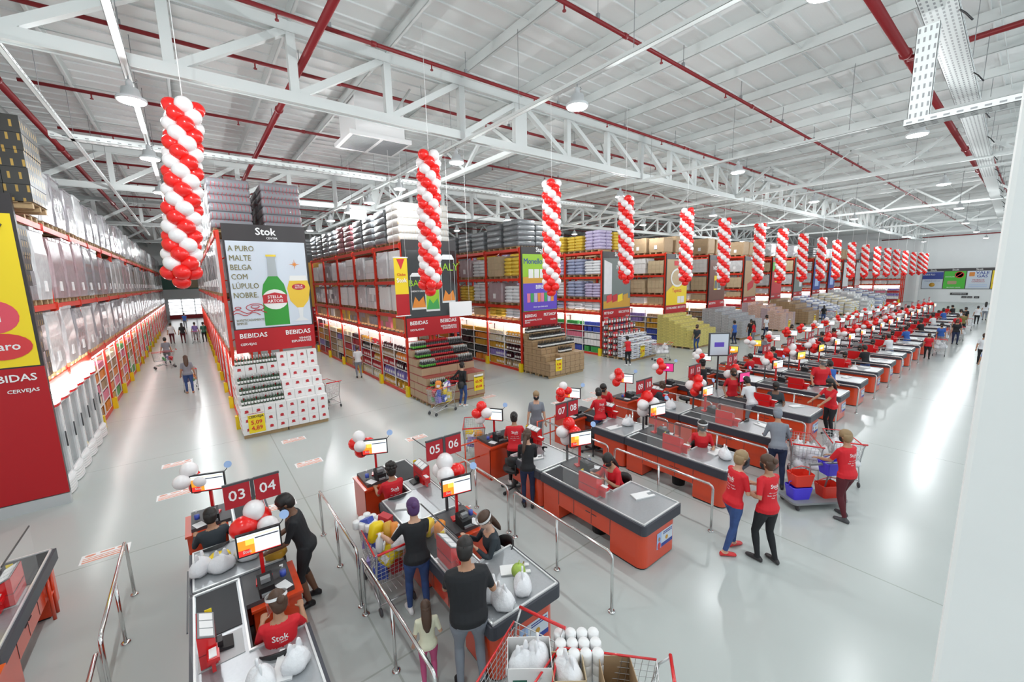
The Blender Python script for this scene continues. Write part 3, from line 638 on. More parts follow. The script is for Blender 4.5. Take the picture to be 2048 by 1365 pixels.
# ---- beverage coolers at the foot of the left rack ----
b = MB(); b.box(-.62, -.06, -.4, .4, .25, 1.98); b.box(-.06, 0, -.4, -.36, .25, 1.98); b.box(-.06, 0, .36, .4, .25, 1.98); COOL = b.mesh('cabinet', 'light_grey')
b = MB(); b.box(0, .03, -.37, .37, .36, 1.93); CD = b.mesh('glass_door', 'frost')
b = MB(); b.box(.0, .05, -.4, -.36, .34, 1.95); b.box(0, .05, .36, .4, .34, 1.95); b.box(0, .05, -.4, .4, .3, .36); b.box(0, .05, -.4, .4, 1.92, 1.97); CF = b.mesh('door_frame', 'white')
b = MB(); b.cyl((.07, .3, .95), (.07, .3, 1.3), .014, n=6); CH = b.mesh('handle', 'dark_grey')
b = MB()
for i in range(5):
    z = .02+.06*i; rr = [(.09+.012*(i % 2)) for _ in range(1)]
    b.prism([(-.6, -.42)]+[(.02+.12*math.sin(R(a)), -.42*math.cos(R(a))) for a in range(0, 181, 20)]+[(-.6, .42)], z, z+.05, 0)
CB = b.mesh('curved_base', 'white')
b = MB(); b.prism([(-.6, -.42)]+[(-.02+.14*math.sin(R(a)), -.42*math.cos(R(a))) for a in range(0, 181, 20)]+[(-.6, .42)], 2.0, 2.3, 0); CT = b.mesh('lit_header', 'strip_glow')
b = MB(); b.prism([(-.6, -.41)]+[(-.02+.15*math.sin(R(a)), -.41*math.cos(R(a))) for a in range(0, 181, 20)]+[(-.6, .41)], 1.98, 2.04, 0); CR = b.mesh('header_trim', 'till_red')
for i in range(6):
    t = thing('beverage_cooler', 'glass-door beverage cooler, %s from the yellow banner at the left rack' % ORD[i+1], 'cooler', (-2.68, 13.0+.86*i, 0), 0, 'beverage coolers along the left rack')
    ob('cabinet', COOL, t); ob('glass_door', CD, t); f = ob('door_frame', CF, t); ob('handle', CH, f); ob('curved_base', CB, t); ob('lit_header', CT, t); ob('header_trim', CR, t)
# ---- end-of-rack banners ----
def banner(label, x0, x1, y, z0, zr, zh, z1, mt, words, sub, art=None, hd=True):
    t = thing('rack_banner', label, 'banner', ((x0+x1)/2, y, 0)); h = (x1-x0)/2
    b = MB(); b.box(-h, h, 0, .1, z0, z1); ob('panel_frame', b.mesh('panel_frame', 'header'), t)
    b = MB(); b.box(-h, h, -.012, 0, z0, zr); ob('red_footer', b.mesh('red_footer', 'banner_red'), t)
    b = MB(); b.box(-h+.05, h-.05, -.012, 0, zr+.03, zh); ob('artwork', b.mesh('artwork', mt), t)
    if hd:
        text('Stok', .3, 'white', t, (0, -.02, zh+(z1-zh)*.58), UP, .035); text('CENTER', .085, 'white', t, (.16, -.02, zh+(z1-zh)*.2), UP, .02)
    zf = zr-.2
    if words[0]: text(words[0], .2, 'white', t, (-h+.12, -.02, zf), UP, .022, 'LEFT')
    if words[1]: text(words[1], .2, 'white', t, (h-.12, -.02, zf), UP, .022, 'RIGHT')
    if sub[0]: text(sub[0], .1, 'white', t, (-h+.12, -.02, zf-.26), UP, .022, 'LEFT')
    if sub[1]: text(sub[1], .1, 'white', t, (h-.12, -.02, zf-.26), UP, .022, 'RIGHT', sp=.9)
    if art: art(t, h)
    return t
def shape(t, name, mt, pts, y=-.014, th=.006):
    b = MB(); b.prism(pts, 0, th); return ob(name, b.mesh(name, mt), t, (0, y, 0), UP)
def ell(cx, cz, a, c, n=20): return [(cx+a*math.cos(2*math.pi*i/n), cz+c*math.sin(2*math.pi*i/n)) for i in range(n)]
def art_beer(t, h):
    _a = text('A PURO\nMALTE\nBELGA\nCOM\nLÚPULO\nNOBRE.', .235, 'olive_text', t, (-1.03, -.02, 4.88), UP, 0.006, 'LEFT', sp=1.2); _a.scale = (.8, 1, 1)
    _a = text('SOFISTICADAMENTE\nSIMPLES', .1, 'olive_text', t, (-1.03, -.02, 3.36), UP, 0, 'LEFT'); _a.scale = (.8, 1, 1)
    shape(t, 'bottle_picture', 'bottle_green', [(-.28, 3.2), (.42, 3.2), (.42, 4.2), (.36, 4.5), (.2, 4.75), (.17, 5.0), (-.03, 5.0), (-.06, 4.75), (-.22, 4.5), (-.28, 4.2)])
    shape(t, 'bottle_foil_picture', 'foil_print', [(-.06, 4.75), (.2, 4.75), (.18, 5.28), (.2, 5.38), (-.06, 5.38), (-.04, 5.28)], -.02); shape(t, 'bottle_cap_picture', 'gold_foil', [(-.07, 5.36), (.21, 5.36), (.21, 5.42), (-.07, 5.42)], -.024)
    shape(t, 'bottle_label_picture', 'label_white', ell(.07, 4.02, .36, .32), -.02); shape(t, 'bottle_label_band', 'label_red', [(-.27, 3.9), (.41, 3.9), (.41, 4.16), (.07, 4.24), (-.27, 4.16)], -.026)
    text('STELLA\nARTOIS', .13, 'white', t, (.07, -.034, 4.03), UP, .02)
    shape(t, 'glass_picture', 'beer', [(.52, 4.6), (.44, 4.35), (.5, 3.95), (.68, 3.72), (.86, 3.72), (1.04, 3.95), (1.12, 4.35), (1.06, 4.6)]); shape(t, 'foam_picture', 'label_white', [(.52, 4.6), (1.06, 4.6), (1.03, 4.76), (.55, 4.76)], -.015)
    shape(t, 'glass_stem_picture', 'foil', [(.7, 3.72), (.86, 3.72), (.83, 3.4), (1.0, 3.28), (.56, 3.28), (.73, 3.4)]); shape(t, 'glass_label', 'label_red', ell(.78, 4.4, .2, .1), -.021)
    text('STELLA\nARTOIS', .07, 'white', t, (.78, -.03, 4.4), UP, .01)
    st = []
    for i in range(16):
        r_ = .16 if i % 4 == 0 else (.09 if i % 4 == 2 else .035); st.append((.72+r_*math.sin(math.pi*i/8), 5.12+r_*math.cos(math.pi*i/8)))
    shape(t, 'star_emblem', 'orange_pack', st)
    b = MB()
    for r_, cx, cz in ((.1, -.5, 3.82), (.22, -.5, 3.8), (.07, -.95, 3.8)):
        b.tube([(cx+r_*math.cos(R(a))*1.1, 0, cz+r_*.5*math.sin(R(a))) for a in range(0, 361, 24)], .012, n=4)
    b.tube([(-1.1+.09*i, 0, 3.68+.06*math.sin(i*1.1)) for i in range(11)], .014, n=4); b.tube([(-1.1+.09*i, 0, 3.6+.05*math.sin(i*1.3)) for i in range(9)], .012, n=4)
    ob('hop_drawing', b.mesh('hop_drawing', 'label_red'), t, (0, -.02, 0))
banner('tall white beer advertising banner with green bottle and golden glass', .9, 3.15, 14.98, 2.4, 3.12, 5.82, 6.32, 'poster_white', ('BEBIDAS', 'BEBIDAS'), ('CERVEJAS', 'VINHOS\nESPUMANTES'), art_beer)
def art_yellow(t, h):
    b = MB(); P_ = [(0, 4.3), (1.1, 5.62), (1.16, 5.74), (1.08, 5.8), (-1.08, 5.8), (-1.16, 5.74), (-1.1, 5.62), (0, 4.3)]
    b.tube([(x, 0, z) for x, z in P_], .022, n=5); b.tube([(x*.86, 0, 5.06+(z-5.06)*.84+.03) for x, z in P_], .012, n=5); ob('warning_triangle', b.mesh('warning_triangle', 'header'), t, (0, -.02, 0))
    text('ATENÇÃO CLIENTE', .3, 'header', t, (1.04, -.02, 5.42), UP, .03, 'RIGHT').scale = (.72, 1, 1)
    shape(t, 'oi_emblem', 'oi_pink', ell(.82, 4.0, .34, .32)); text('oi', .3, 'white', t, (.82, -.03, 4.0), UP, .02)
    shape(t, 'claro_emblem', 'till_red', ell(.86, 3.42, .4, .26), -.02); text('claro', .22, 'white', t, (.88, -.03, 3.42), UP, .02)
banner('yellow and red end banner at the left edge of the picture', -5.2, -2.5, 12.2, .25, 2.98, 5.95, 6.33, 'yellow_sign', ('', 'BEBIDAS'), ('', 'CERVEJAS'), art_yellow, False)
b = MB(); b.box(-5.2, -2.5, 12.18, 12.3, .0, .23); thing('kick_plate', 'pale grey kick plate under the red left banner', 'kick plate', me=b.mesh('kick_plate', 'light_grey'))
def art_energy(t, h):
    for cx, z0, hh, c in ((-.6, 3.4, 1.4, 'glass_dark'), (0.0, 3.3, 1.7, 'lime'), (.72, 3.6, 1.9, 'glass_dark')):
        shape(t, 'can_picture', 'foil', [(cx-.3, z0), (cx+.3, z0), (cx+.3, z0+hh*.92), (cx+.2, z0+hh), (cx-.2, z0+hh), (cx-.3, z0+hh*.92)]); shape(t, 'can_front', c, [(cx-.28, z0+.08), (cx+.28, z0+.08), (cx+.28, z0+hh*.9), (cx-.28, z0+hh*.9)], -.021)
        shape(t, 'can_flame', 'orange_pack' if c != 'lime' else 'green_pack', [(cx-.28, z0+.08), (cx+.28, z0+.08), (cx+.2, z0+.5), (cx, z0+.3), (cx-.15, z0+.5)], -.028)
    text('BALY', .34, 'lime', t, (-.6, -.04, 4.4), UP, .0); text('BALY', .42, 'lime', t, (.72, -.04, 5.0), UP, .0); text('ENERGY DRINK', .09, 'white', t, (-.6, -.04, 4.1), UP, .01)
banner('black energy drink banner with cans behind the second balloon column', 6.32, 8.6, 14.6, 2.35, 3.08, 5.65, 6.03, 'glass_dark', ('BEBIDAS', 'BEBIDAS'), ('DESTILADOS', 'REFRIGERANTES\nENERGÉTICOS'), art_energy, False)
def art_pet(t, h):
    shape(t, 'purple_field', 'purple', [(-h+.05, 2.95), (h-.05, 2.95), (h-.05, 4.25), (-h+.05, 4.25)], -.018)
    shape(t, 'wood_strip', 'amber_pack', [(-h+.05, 4.25), (h-.05, 4.25), (h-.05, 4.62), (-h+.05, 4.55)], -.018)
    text('Monello', .36, 'navy', t, (-.45, -.02, 5.28), UP, .01)
    for i in range(5): shape(t, 'pack_picture', 'label_white', [(-.75+.36*i, 4.5), (-.45+.36*i, 4.5), (-.45+.36*i, 4.92), (-.75+.36*i, 4.92)], -.022)
    text('BIRBO', .26, 'white', t, (.05, -.025, 4.06), UP, .02)
    for i in range(8): shape(t, 'pouch_picture', ('pink_pack', 'green_pack', 'sack_lilac', 'orange_pack')[i % 4], [(-.85+.22*i, 3.35), (-.67+.22*i, 3.35), (-.66+.22*i, 3.78), (-.86+.22*i, 3.78)], -.022)
    text('Amor que tanto amo', .11, 'white', t, (0, -.025, 3.12), UP, .005)
banner('lime green and purple pet food banner behind the third balloon column', 12.22, 14.5, 14.82, 2.2, 2.9, 5.62, 5.96, 'lime', ('BEBIDAS', 'PETSHOP'), ('REFRIGERANTES, SUCOS\nÁGUAS', 'RAÇÕES'), art_pet)
def art_choc(t, h):
    text('NO FAZ BEM', .12, 'white', t, (.0, -.02, 5.3), UP, .01, 'LEFT'); text('Nestlé', .32, 'white', t, (-.1, -.02, 5.0), UP, .02, 'LEFT')
    shape(t, 'kitchen_picture', 'sack_white', [(-h+.1, 3.5), (-.5, 3.5), (-.5, 5.2), (-h+.1, 5.4)]); shape(t, 'table_picture', 'amber_pack', [(-h+.05, 2.7), (h-.05, 2.7), (h-.05, 3.2), (-h+.05, 3.1)], -.018)
    for i in range(4): shape(t, 'chocolate_picture', ('till_red', 'label_red', 'yellow', 'amber_pack')[i], [(-.95+.5*i, 3.0), (-.5+.5*i, 3.1), (-.5+.5*i, 3.5), (-.95+.5*i, 3.4)], -.022)
banner('dark kitchen banner with red chocolate packs behind the fourth balloon column', 18.07, 20.6, 14.85, 1.98, 2.62, 5.5, 5.86, 'poster_grey', ('PETSHOP', 'BISCOITOS'), ('RAÇÕES', 'DOCES'), art_choc)
def art_tap(t, h):
    shape(t, 'yellow_field', 'yellow', [(-h+.05, 2.5), (h-.05, 2.5), (h-.05, 4.0), (0, 4.1), (-h+.05, 3.4)], -.018); shape(t, 'bowl_picture', 'label_white', ell(.05, 4.3, .85, .62), -.024); shape(t, 'food_picture', 'carton_light', ell(.05, 4.3, .7, .5), -.03)
    shape(t, 'brand_panel', 'till_red', [(-.4, 5.1), (.5, 5.1), (.5, 5.4), (-.4, 5.4)], -.02); text('Tapioca', .36, 'till_red', t, (0, -.03, 3.45), UP, .01)
    for i in range(2): shape(t, 'pack_picture', 'label_white', [(.1+.45*i, 2.6), (.5+.45*i, 2.6), (.5+.45*i, 3.05), (.1+.45*i, 3.05)], -.024)
def art_cof(t, h):
    text('NESCAFÉ', .36, 'white', t, (0, -.02, 4.9), UP, .02); text('Smoovlatte', .16, 'white', t, (0, -.02, 4.6), UP, .01)
    for i in range(2): shape(t, 'jar_picture', 'yellow' if i == 0 else 'foil', [(-.5+.55*i, 3.3), (0+.55*i, 3.3), (0+.55*i, 4.35), (-.5+.55*i, 4.35)]); shape(t, 'jar_front', 'glass_dark', [(-.46+.55*i, 3.4), (-.04+.55*i, 3.4), (-.04+.55*i, 4.0), (-.46+.55*i, 4.0)], -.022)
def art_wheat(t, h):
    for i in range(6): shape(t, 'wheat_ear', 'carton', ell(.2+.12*i, 4.7-.12*i, .07, .35)); 
    shape(t, 'red_pattern', 'label_red', [(-.5, 3.0), (.5, 3.3), (.7, 4.0), (0, 3.8), (-.6, 3.6)], -.02)
def art_sack(t, h):
    shape(t, 'green_field', 'poster_green', [(-h+.05, 4.6), (h-.05, 4.6), (h-.05, 5.4), (-h+.05, 5.4)], -.018); shape(t, 'sack_picture', 'yellow_sign', [(-.5, 3.6), (.9, 3.6), (.9, 4.9), (-.5, 4.9)], -.022); text('Saro', .4, 'till_red', t, (.2, -.03, 4.4), UP, .01)
def art_face(t, h): shape(t, 'face_picture', 'skin_tan', ell(-.2, 4.3, .55, .8)); shape(t, 'pale_picture', 'sack_white', [(.2, 3.0), (.9, 3.0), (.9, 4.2), (.2, 4.0)])
def art_blue(t, h): text('ALA', .6, 'white', t, (0, -.02, 4.9), UP, .01); shape(t, 'pack_picture', 'sky', [(-.6, 2.9), (.6, 2.9), (.6, 3.8), (-.6, 3.8)])
specs = [('yellow tapioca banner with a round bowl of food', 'tan_poster', art_tap, ('BOMBONIERE', 'BISCOITOS')), ('dark brown coffee banner with two jars', 'brown_poster', art_cof, ('BISCOITOS', 'CAFÉS')), ('beige wheat banner with a red pattern', 'carton', art_wheat, ('CAFÉS', 'MASSAS')), ('green, yellow and red sack banner', 'label_red', art_sack, ('MASSAS', 'ARROZ')),
         ('dark banner with a portrait', 'poster_grey', art_face, ('ARROZ', 'ÓLEOS')), ('blue banner lettered ALA, nearer of the two blue ones', 'navy', art_blue, ('LIMPEZA', 'LIMPEZA')), ('blue banner, farther of the two blue ones', 'navy', art_blue, ('LIMPEZA', 'LIMPEZA')), ('pale grey banner second from the end of the banner row', 'sack_white', None, ('HIGIENE', 'HIGIENE')), ('pale banner at the far end of the banner row', 'wrap_white', None, ('HIGIENE', 'BAZAR'))]
for k, (lab, mt, art, wd) in enumerate(specs):
    x0, x1 = RX[k+2]; banner(lab, x0, x1, 14.85, 1.95, 2.5, 5.5, 5.85, mt, wd, ('', ''), art)
banner('small orange juice banner far behind between the beer and energy banners', 6.9, 9.3, 32.9, 1.9, 2.75, 6.0, 6.45, 'amber_pack', ('BEBIDAS', ''), ('ESPUMANTES', ''), lambda t, h: (shape(t, 'bottle_picture', 'label_white', [(-.55, 3.3), (.35, 3.3), (.35, 5.0), (-.55, 5.0)]), shape(t, 'orange_panel', 'orange_pack', [(-.5, 3.4), (.3, 3.4), (.3, 4.2), (-.5, 4.2)], -.022)))
# hanging yellow promotion banner and blank white hanging signs
t = thing('hanging_banner', 'yellow and red vertical banner hanging left of the black energy banner', 'banner', (5.75, 13.5, 3.3))
b = MB(); b.box(-.24, .24, -.006, .006, 0, 2.0); b.box(-.24, .24, -.01, -.006, 0, .75, 1); ob('cloth', b.mesh('cloth', ['yellow', 'banner_red']), t)
b = MB(); b.cyl((-.27, 0, 0), (.27, 0, 0), .02, n=8); r1 = b.mesh('rod', 'white'); ob('rod', r1, t); ob('rod', r1, t, (0, 0, 2.0))
b = MB(); b.cyl((-.2, 0, 2.0), (-.2, 0, 6.4), .005, n=4); r1 = b.mesh('cord', 'white'); ob('cord', r1, t); ob('cord', r1, t, (.4, 0, 0))
shape(t, 'red_triangle', 'till_red', [(-.14, 1.95), (.14, 1.95), (0, 1.6)], -.012); text('Clube', .13, 'till_red', t, (0, -.02, 1.42), UP, .01); text('Stok', .2, 'white', t, (0, -.02, 1.22), UP, .02)
def hang_sign(label, x, y, z, w_, h, zc):
    t = thing('hanging_sign', label, 'sign', (x, y, z)); b = MB(); b.box(-w_/2, w_/2, -.02, .02, 0, h); ob('sign_panel', b.mesh('sign_panel', 'white'), t)
    b = MB(); b.cyl((0, 0, h), (0, 0, zc-z), .005, n=4); m_ = b.mesh('cord', 'white'); ob('cord', m_, t, (-w_*.4, 0, 0)); ob('cord', m_, t, (w_*.4, 0, 0))
hang_sign('blank white sign hanging in front of the energy drink banner', 7.05, 11.8, 3.3, .85, .48, 10.02)
for i, (x, y, z) in enumerate(((1.0, 20.3, 7.3), (6.1, 18.5, 7.2), (10.3, 21, 7.2), (16.2, 22.15, 7.2), (22, 22.15, 7.1))):
    hang_sign('small blank white sign under the roof, %s from the left' % ORD[i+1], x, y, z, .7, .4, 8.32 if y > 22 else 10.02)
# ================= PALLET DISPLAYS =================
def box_mesh(nm, bx, by, bz, mts, logo=None, kind='box'):
    b = MB()
    if kind == 'box':
        b.box(-bx/2+.003, bx/2-.003, -by/2+.003, by/2-.003, 0, bz-.003, 0)
        if logo:
            for yy, s in ((-by/2, -1), ): b.prism(ell(0, 0, bx*.17, bz*.13, 14), 0, .003, 1, Matrix.Translation((0, -by/2+.003, bz*.58)) @ Matrix.Rotation(R(90), 4, 'X'))
            b.prism([(-bx*.2, -bz*.06), (bx*.2, -bz*.06), (bx*.17, bz*.02), (-bx*.17, bz*.02)], 0, .004, 1, Matrix.Translation((0, -by/2+.003, bz*.45)) @ Matrix.Rotation(R(90), 4, 'X'))
            b.prism(ell(0, 0, by*.16, bz*.13, 14), 0, .003, 1, Matrix.Translation((-bx/2+.003, 0, bz*.55)) @ Matrix.Rotation(R(-90), 4, 'Z') @ Matrix.Rotation(R(90), 4, 'X'))
    else:
        b.rings([[(cx*f, cy*f, bz*q) for cx, cy in rrect(-bx/2, bx/2, -by/2, by/2, min(bx, by)*.2, 2)] for f, q in ((.86, 0), (1, .3), (1, .7), (.84, .99))], 0, True)
        if len(mts) > 1: b.box(-bx*.3, bx*.3, -by/2-.002, -by/2+.01, bz*.3, bz*.7, 1); b.box(-bx/2-.002, -bx/2+.01, -by*.3, by*.3, bz*.3, bz*.7, 1)
    return b.mesh(nm, mts)
PCOUNT = {}
def pallets(lab, x0, x1, y0, y1, place):
    nx = max(1, round((x1-x0)/1.15)); ny = max(1, round((y1-y0)/1.1)); sx = (x1-x0)/nx; sy = (y1-y0)/ny
    for i in range(nx):
        for j in range(ny):
            w_ = ' %s row, %s from the left' % (('front', 'second', 'third', 'fourth')[j], ORD[i+1])
            o = ob('wooden_pallet', PAL, None, (x0+sx*(i+.5), y0+sy*(j+.5), 0), (0, 0, 0), (sx/1.0*.97, sy/1.1*.96, 1)); tag(o, 'pallet under %s,%s' % (lab.replace('the ', '', 1), w_), 'pallet')
def stack(nm, label, group, cat, me, x0, x1, y0, y1, dims, hf, z0=.123, jit=.006, gap=None, skipf=None):
    bx, by, bz = dims; nx = int(round((x1-x0)/bx)); ny = int(round((y1-y0)/by)); bx = (x1-x0)/nx; by = (y1-y0)/ny
    for j in range(ny):
        for i in range(nx):
            n = hf(i, j, nx, ny); nf = hf(i, j-1, nx, ny) if j else 0; nr = hf(i+1, j, nx, ny) if i+1 < nx else 99; nl = hf(i-1, j, nx, ny) if i else 0
            for k in range(n):
                if k < nf and k < nl and k < n-1 and i: continue
                m_ = me[(i*7+k*3+j) % len(me)] if isinstance(me, list) else me
                thing(nm, label, cat, (x0+bx*(i+.5)+rnd.uniform(-jit, jit), y0+by*(j+.5)+rnd.uniform(-jit, jit), z0+bz*k), rnd.uniform(-.02, .02), group, me=m_)
def bottle_mesh(body, cap, lab, h=.27, r=.032):
    b = MB(); b.lathe([(r*.9, 0), (r, .01), (r, h*.5), (r*.85, h*.6), (r*.42, h*.72)], m=0, n=8); b.lathe([(r*.42, h*.72), (r*.4, h*.96), (r*.46, h)], m=1, n=8); b.lathe([(r*1.02, h*.14), (r*1.02, h*.42)], m=2, n=8)
    return b.mesh('bottle', [body, cap, lab])
def bottles(nm, label, group, me, x0, x1, y, z, n, rows, dy=.075, mf=None):
    for r_ in range(rows):
        for i in range(n):
            x = x0+(x1-x0)*(i+.5)/n
            thing(nm, label(x) if callable(label) else label, nm.replace('_', ' '), (x, y+dy*r_, z), 0, group(x) if callable(group) else group, me=mf(x) if mf else me)
def price_sign(label, x, y, z, w_, h, lines, rz=0, lean=0):
    t = thing('price_sign', label, 'sign', (x, y, z), rz); b = MB(); b.box(-w_/2, w_/2, -.008, 0, 0, h); b.box(-w_/2, w_/2, -.011, -.008, h*.88, h, 1)
    ob('card', b.mesh('card', ['yellow_sign', 'white']), t)
    for s, q, sz, mt in lines: text(s, sz, mt, t, (0, -.014, h*q), UP, .02)
    return t
# --- beer display in front of the tall banner
X0, X1 = .74, 3.1
pallets('the white beer boxes', X0, X1, 13.82, 14.95, 0)
BB = box_mesh('beer_carton', .295, .23, .275, ['carton_white', 'label_red'], True)
stack('beer_carton', 'white beer carton with a red oval mark stacked before the tall beer banner', 'white beer cartons in the stepped display', 'beer carton', BB, X0, X1, 13.82, 14.97, (.295, .23, .275), lambda i, j, nx, ny: (3, 4, 5, 6, 8)[min(j, 4)]-(1 if i < 4 and j > 0 else 0) if i < 4 else (3, 4, 5, 6, 8)[min(j, 4)])
b = MB(); b.box(X0-.02, X0+1.3, -.13, .1, 0, .02); SHB = b.mesh('display_shelf', 'white')
BE = bottle_mesh('glass_green', 'foil', 'label_white', .27, .034)
for j, z in ((0, 3*.275), (1, 3*.275), (2, 4*.275), (3, 5*.275), (4, 7*.275)):
    if j: bottles('beer_bottle', 'green beer bottle with silver foil neck standing on the white cartons', 'beer bottles on the stepped display', BE, X0+.05, X0+1.18, 13.82+.23*j+.06, .123+z, 14, 2 if j in (1, 4) else 2, .09)
price_sign('yellow price card 5,09 and 4,89 at the foot of the beer display', X0+.36, 13.82, .16, .42, .62, (('COMPROU PAGOU', .94, .045, 'label_red'), ('CERVEJA', .78, .1, 'header'), ('5,09', .5, .17, 'till_red'), ('4,89', .22, .17, 'till_red')))
# --- energy drink display
X0, X1 = 6.28, 8.55
pallets('the energy drink display', X0, X1, 12.75, 14.5, 0)
CB_ = box_mesh('brown', .38, .36, .3, ['carton_brown_print'])
stack('drink_carton', 'brown drink carton with red bands under the rows of energy drinks', 'cartons under the energy drink bottles', 'drink carton', CB_, X0, X1, 12.75, 14.55, (.38, .36, .3), lambda i, j, nx, ny: (2, 3, 4, 5, 6)[min(j, 4)] if not (j == 0 and i > 3) else 3)
GE = [bottle_mesh('glass_dark', 'foil', 'label_green', .29, .04), bottle_mesh('glass_dark', 'label_red', 'label_red', .29, .04), bottle_mesh('glass_dark', 'foil', 'header', .29, .04)]
gi = lambda x: 0 if x < X0+.6 else (1 if x < X0+1.6 else 2)
for j in range(4):
    z = .123+.3*(3+j)-(.3 if j == 0 else 0); y = 12.75+.36*(j+1) if j else 12.75
    xa = X0+.05
    if j == 0: z = .123+.6; y = 12.8; xb = X0+1.45
    else: xb = X1-.03
    bottles('energy_drink_bottle', lambda x: ('green labelled', 'red labelled', 'black labelled')[gi(x)]+' energy drink bottle standing on the brown cartons', lambda x: ('green', 'red', 'black')[gi(x)]+' labelled energy drinks', None, xa, xb, y+.05, z, 17 if j == 0 else 27, 2 if j == 0 else 3, .1, lambda x: GE[gi(x)])
price_sign('yellow price card on the right front of the energy drink display', X1-.28, 12.748, .3, .42, .62, (('ENERGÉTICO', .84, .06, 'header'), ('65,90', .56, .14, 'till_red'), ('85,88', .24, .13, 'till_red')))
price_sign('yellow price card behind the loaded cart at the energy drink display', X0+.55, 12.748, .12, .5, .4, (('14,99', .45, .15, 'till_red'),))
# --- wine display
X0, X1 = 12.2, 14.45
pallets('the wine bottle display', X0, X1, 12.95, 14.75, 0)
CK = box_mesh('kraft', .32, .3, .3, ['carton_kraft'])
stack('wine_carton', 'brown wine carton with dark print stacked in the wine display', 'cartons of the wine display', 'wine carton', CK, X0, X1, 12.95, 14.75, (.32, .3, .3), lambda i, j, nx, ny: (3, 3, 4, 4, 5, 6)[min(j, 5)] if i > 1 or j > 0 else 2)
BW = bottle_mesh('glass_dark', 'glass_dark', 'label_white', .29, .036)
for j, z, n_, xa in ((1, 3, 9, X0+.95), (2, 4, 24, X0+.04), (4, 5, 24, X0+.04), (5, 6, 24, X0+.04)):
    bottles('wine_bottle', 'dark wine bottle with white label standing on the wine display', 'wine bottles on the stepped display', BW, xa, xa+.092*n_, 12.95+.3*j+.07, .123+.3*z, n_, 3 if j > 1 else 2, .09)
price_sign('yellow price card 9,90 on the corner of the wine display', X0+.55, 12.948, .3, .4, .6, (('VINHO', .84, .08, 'header'), ('9,90', .5, .15, 'till_red'), ('7,99', .22, .13, 'till_red')))
# --- pet food display
X0, X1 = 17.9, 20.2
pallets('the pet food display', X0, X1, 12.7, 14.8, 0)
SK = [box_mesh('sk', .42, .34, .1, ['sack_white', 'sack_blue'], kind='sack'), box_mesh('sk', .42, .34, .1, ['sack_white', 'header'], kind='sack')]
stack('flat_food_sack', 'flat grey and white food sack in the low front stacks of the pet food display', 'flat sacks of the pet food display', 'food sack', SK, X0, X1, 12.7, 13.7, (.46, .34, .1), lambda i, j, nx, ny: 8+2*j)
UPK = [box_mesh('up', .22, .16, .34, ['cola_dark', 'label_white'], kind='sack'), box_mesh('up', .22, .16, .34, ['label_red', 'label_white'], kind='sack')]
stack('pet_food_bag', 'upright dark red and white pet food bag in the stepped rear of the display', 'upright bags of the pet food display', 'pet food bag', UPK, X0, X1, 13.72, 14.72, (.23, .33, .34), lambda i, j, nx, ny: 4+j)
price_sign('yellow price card low on the pet food display behind the red vest', X0+.9, 12.7, .15, .4, .7, (('RAÇÃO', .8, .09, 'header'), ('5,99', .45, .16, 'till_red')))
# --- stepped pallet piles farther on
def pile(lab, cat, x0, x1, y0, y1, dims, mts, steps, sack=False, signx=.6):
    pallets(lab, x0, x1, y0, y1, 0); bx, by, bz = dims
    nm = cat.replace(' ', '_')
    me = [box_mesh(nm, bx, by, bz, [m], kind='sack' if sack else 'box') for m in mts]
    stack(nm, '%s in %s' % (cat, lab), '%ss of %s' % (cat, lab), cat, me, x0, x1, y0, y1, dims, lambda i, j, nx, ny: steps[min(j, len(steps)-1)])
    price_sign('yellow price card on the front of '+lab, x0+(x1-x0)*signx, y0-.002, .2, .4, .6, (('OFERTA', .84, .08, 'header'), ('3,99', .5, .16, 'till_red')))
pile('the yellow stepped carton pile', 'milk carton', 23.3, 26.1, 12.3, 14.7, (.4, .4, .17), ['carton_gold'], (6, 7, 8, 9, 10, 11), signx=.2)
pile('the grey stepped carton pile', 'dairy carton', 29.0, 32.2, 11.9, 14.7, (.46, .46, .19), ['carton_milk'], (6, 7, 8, 9, 10, 10), signx=.4)
pile('the rosy orange stepped pile', 'cereal carton', 35.2, 38.2, 11.7, 14.6, (.5, .48, .2), ['carton_rose', 'carton_rose', 'wrap_pink'], (6, 7, 8, 9, 9, 10))
pile('the brown stepped carton pile', 'kraft carton', 41.0, 43.8, 11.6, 14.6, (.55, .5, .2), ['carton_kraft'], (5, 6, 8, 9, 9, 10))
pile('the blue and white sack pile', 'flour sack', 46.5, 49.3, 11.4, 14.6, (.55, .5, .18), ['sack_blue', 'sack_white'], (6, 7, 8, 9, 10, 11), True)
pile('the cream white stepped pile', 'rice sack', 52, 55.2, 11.2, 14.6, (.6, .55, .2), ['sack_white', 'cream_pack'], (6, 7, 8, 9, 10, 10), True)
pile('the white wrapped stepped pile', 'sugar sack', 57.5, 60.8, 11, 14.6, (.65, .6, .22), ['wrap_white', 'carton_white'], (5, 6, 8, 9, 9, 10))
pile('the pale blue farthest pile', 'detergent sack', 63.5, 66.6, 11, 14.6, (.65, .6, .22), ['sack_blue', 'sack_white'], (6, 7, 8, 9, 10, 10), True)
# far display beyond the cross aisle
pallets('the far red drinks display', 7.1, 9.2, 31.4, 32.6, 0)
pile('the dark red drinks display past the cross aisle', 'soda pack', 7.1, 9.2, 31.4, 32.6, (.35, .4, .3), ['cola_dark', 'crate_wine', 'label_red'], (3, 6, 6))
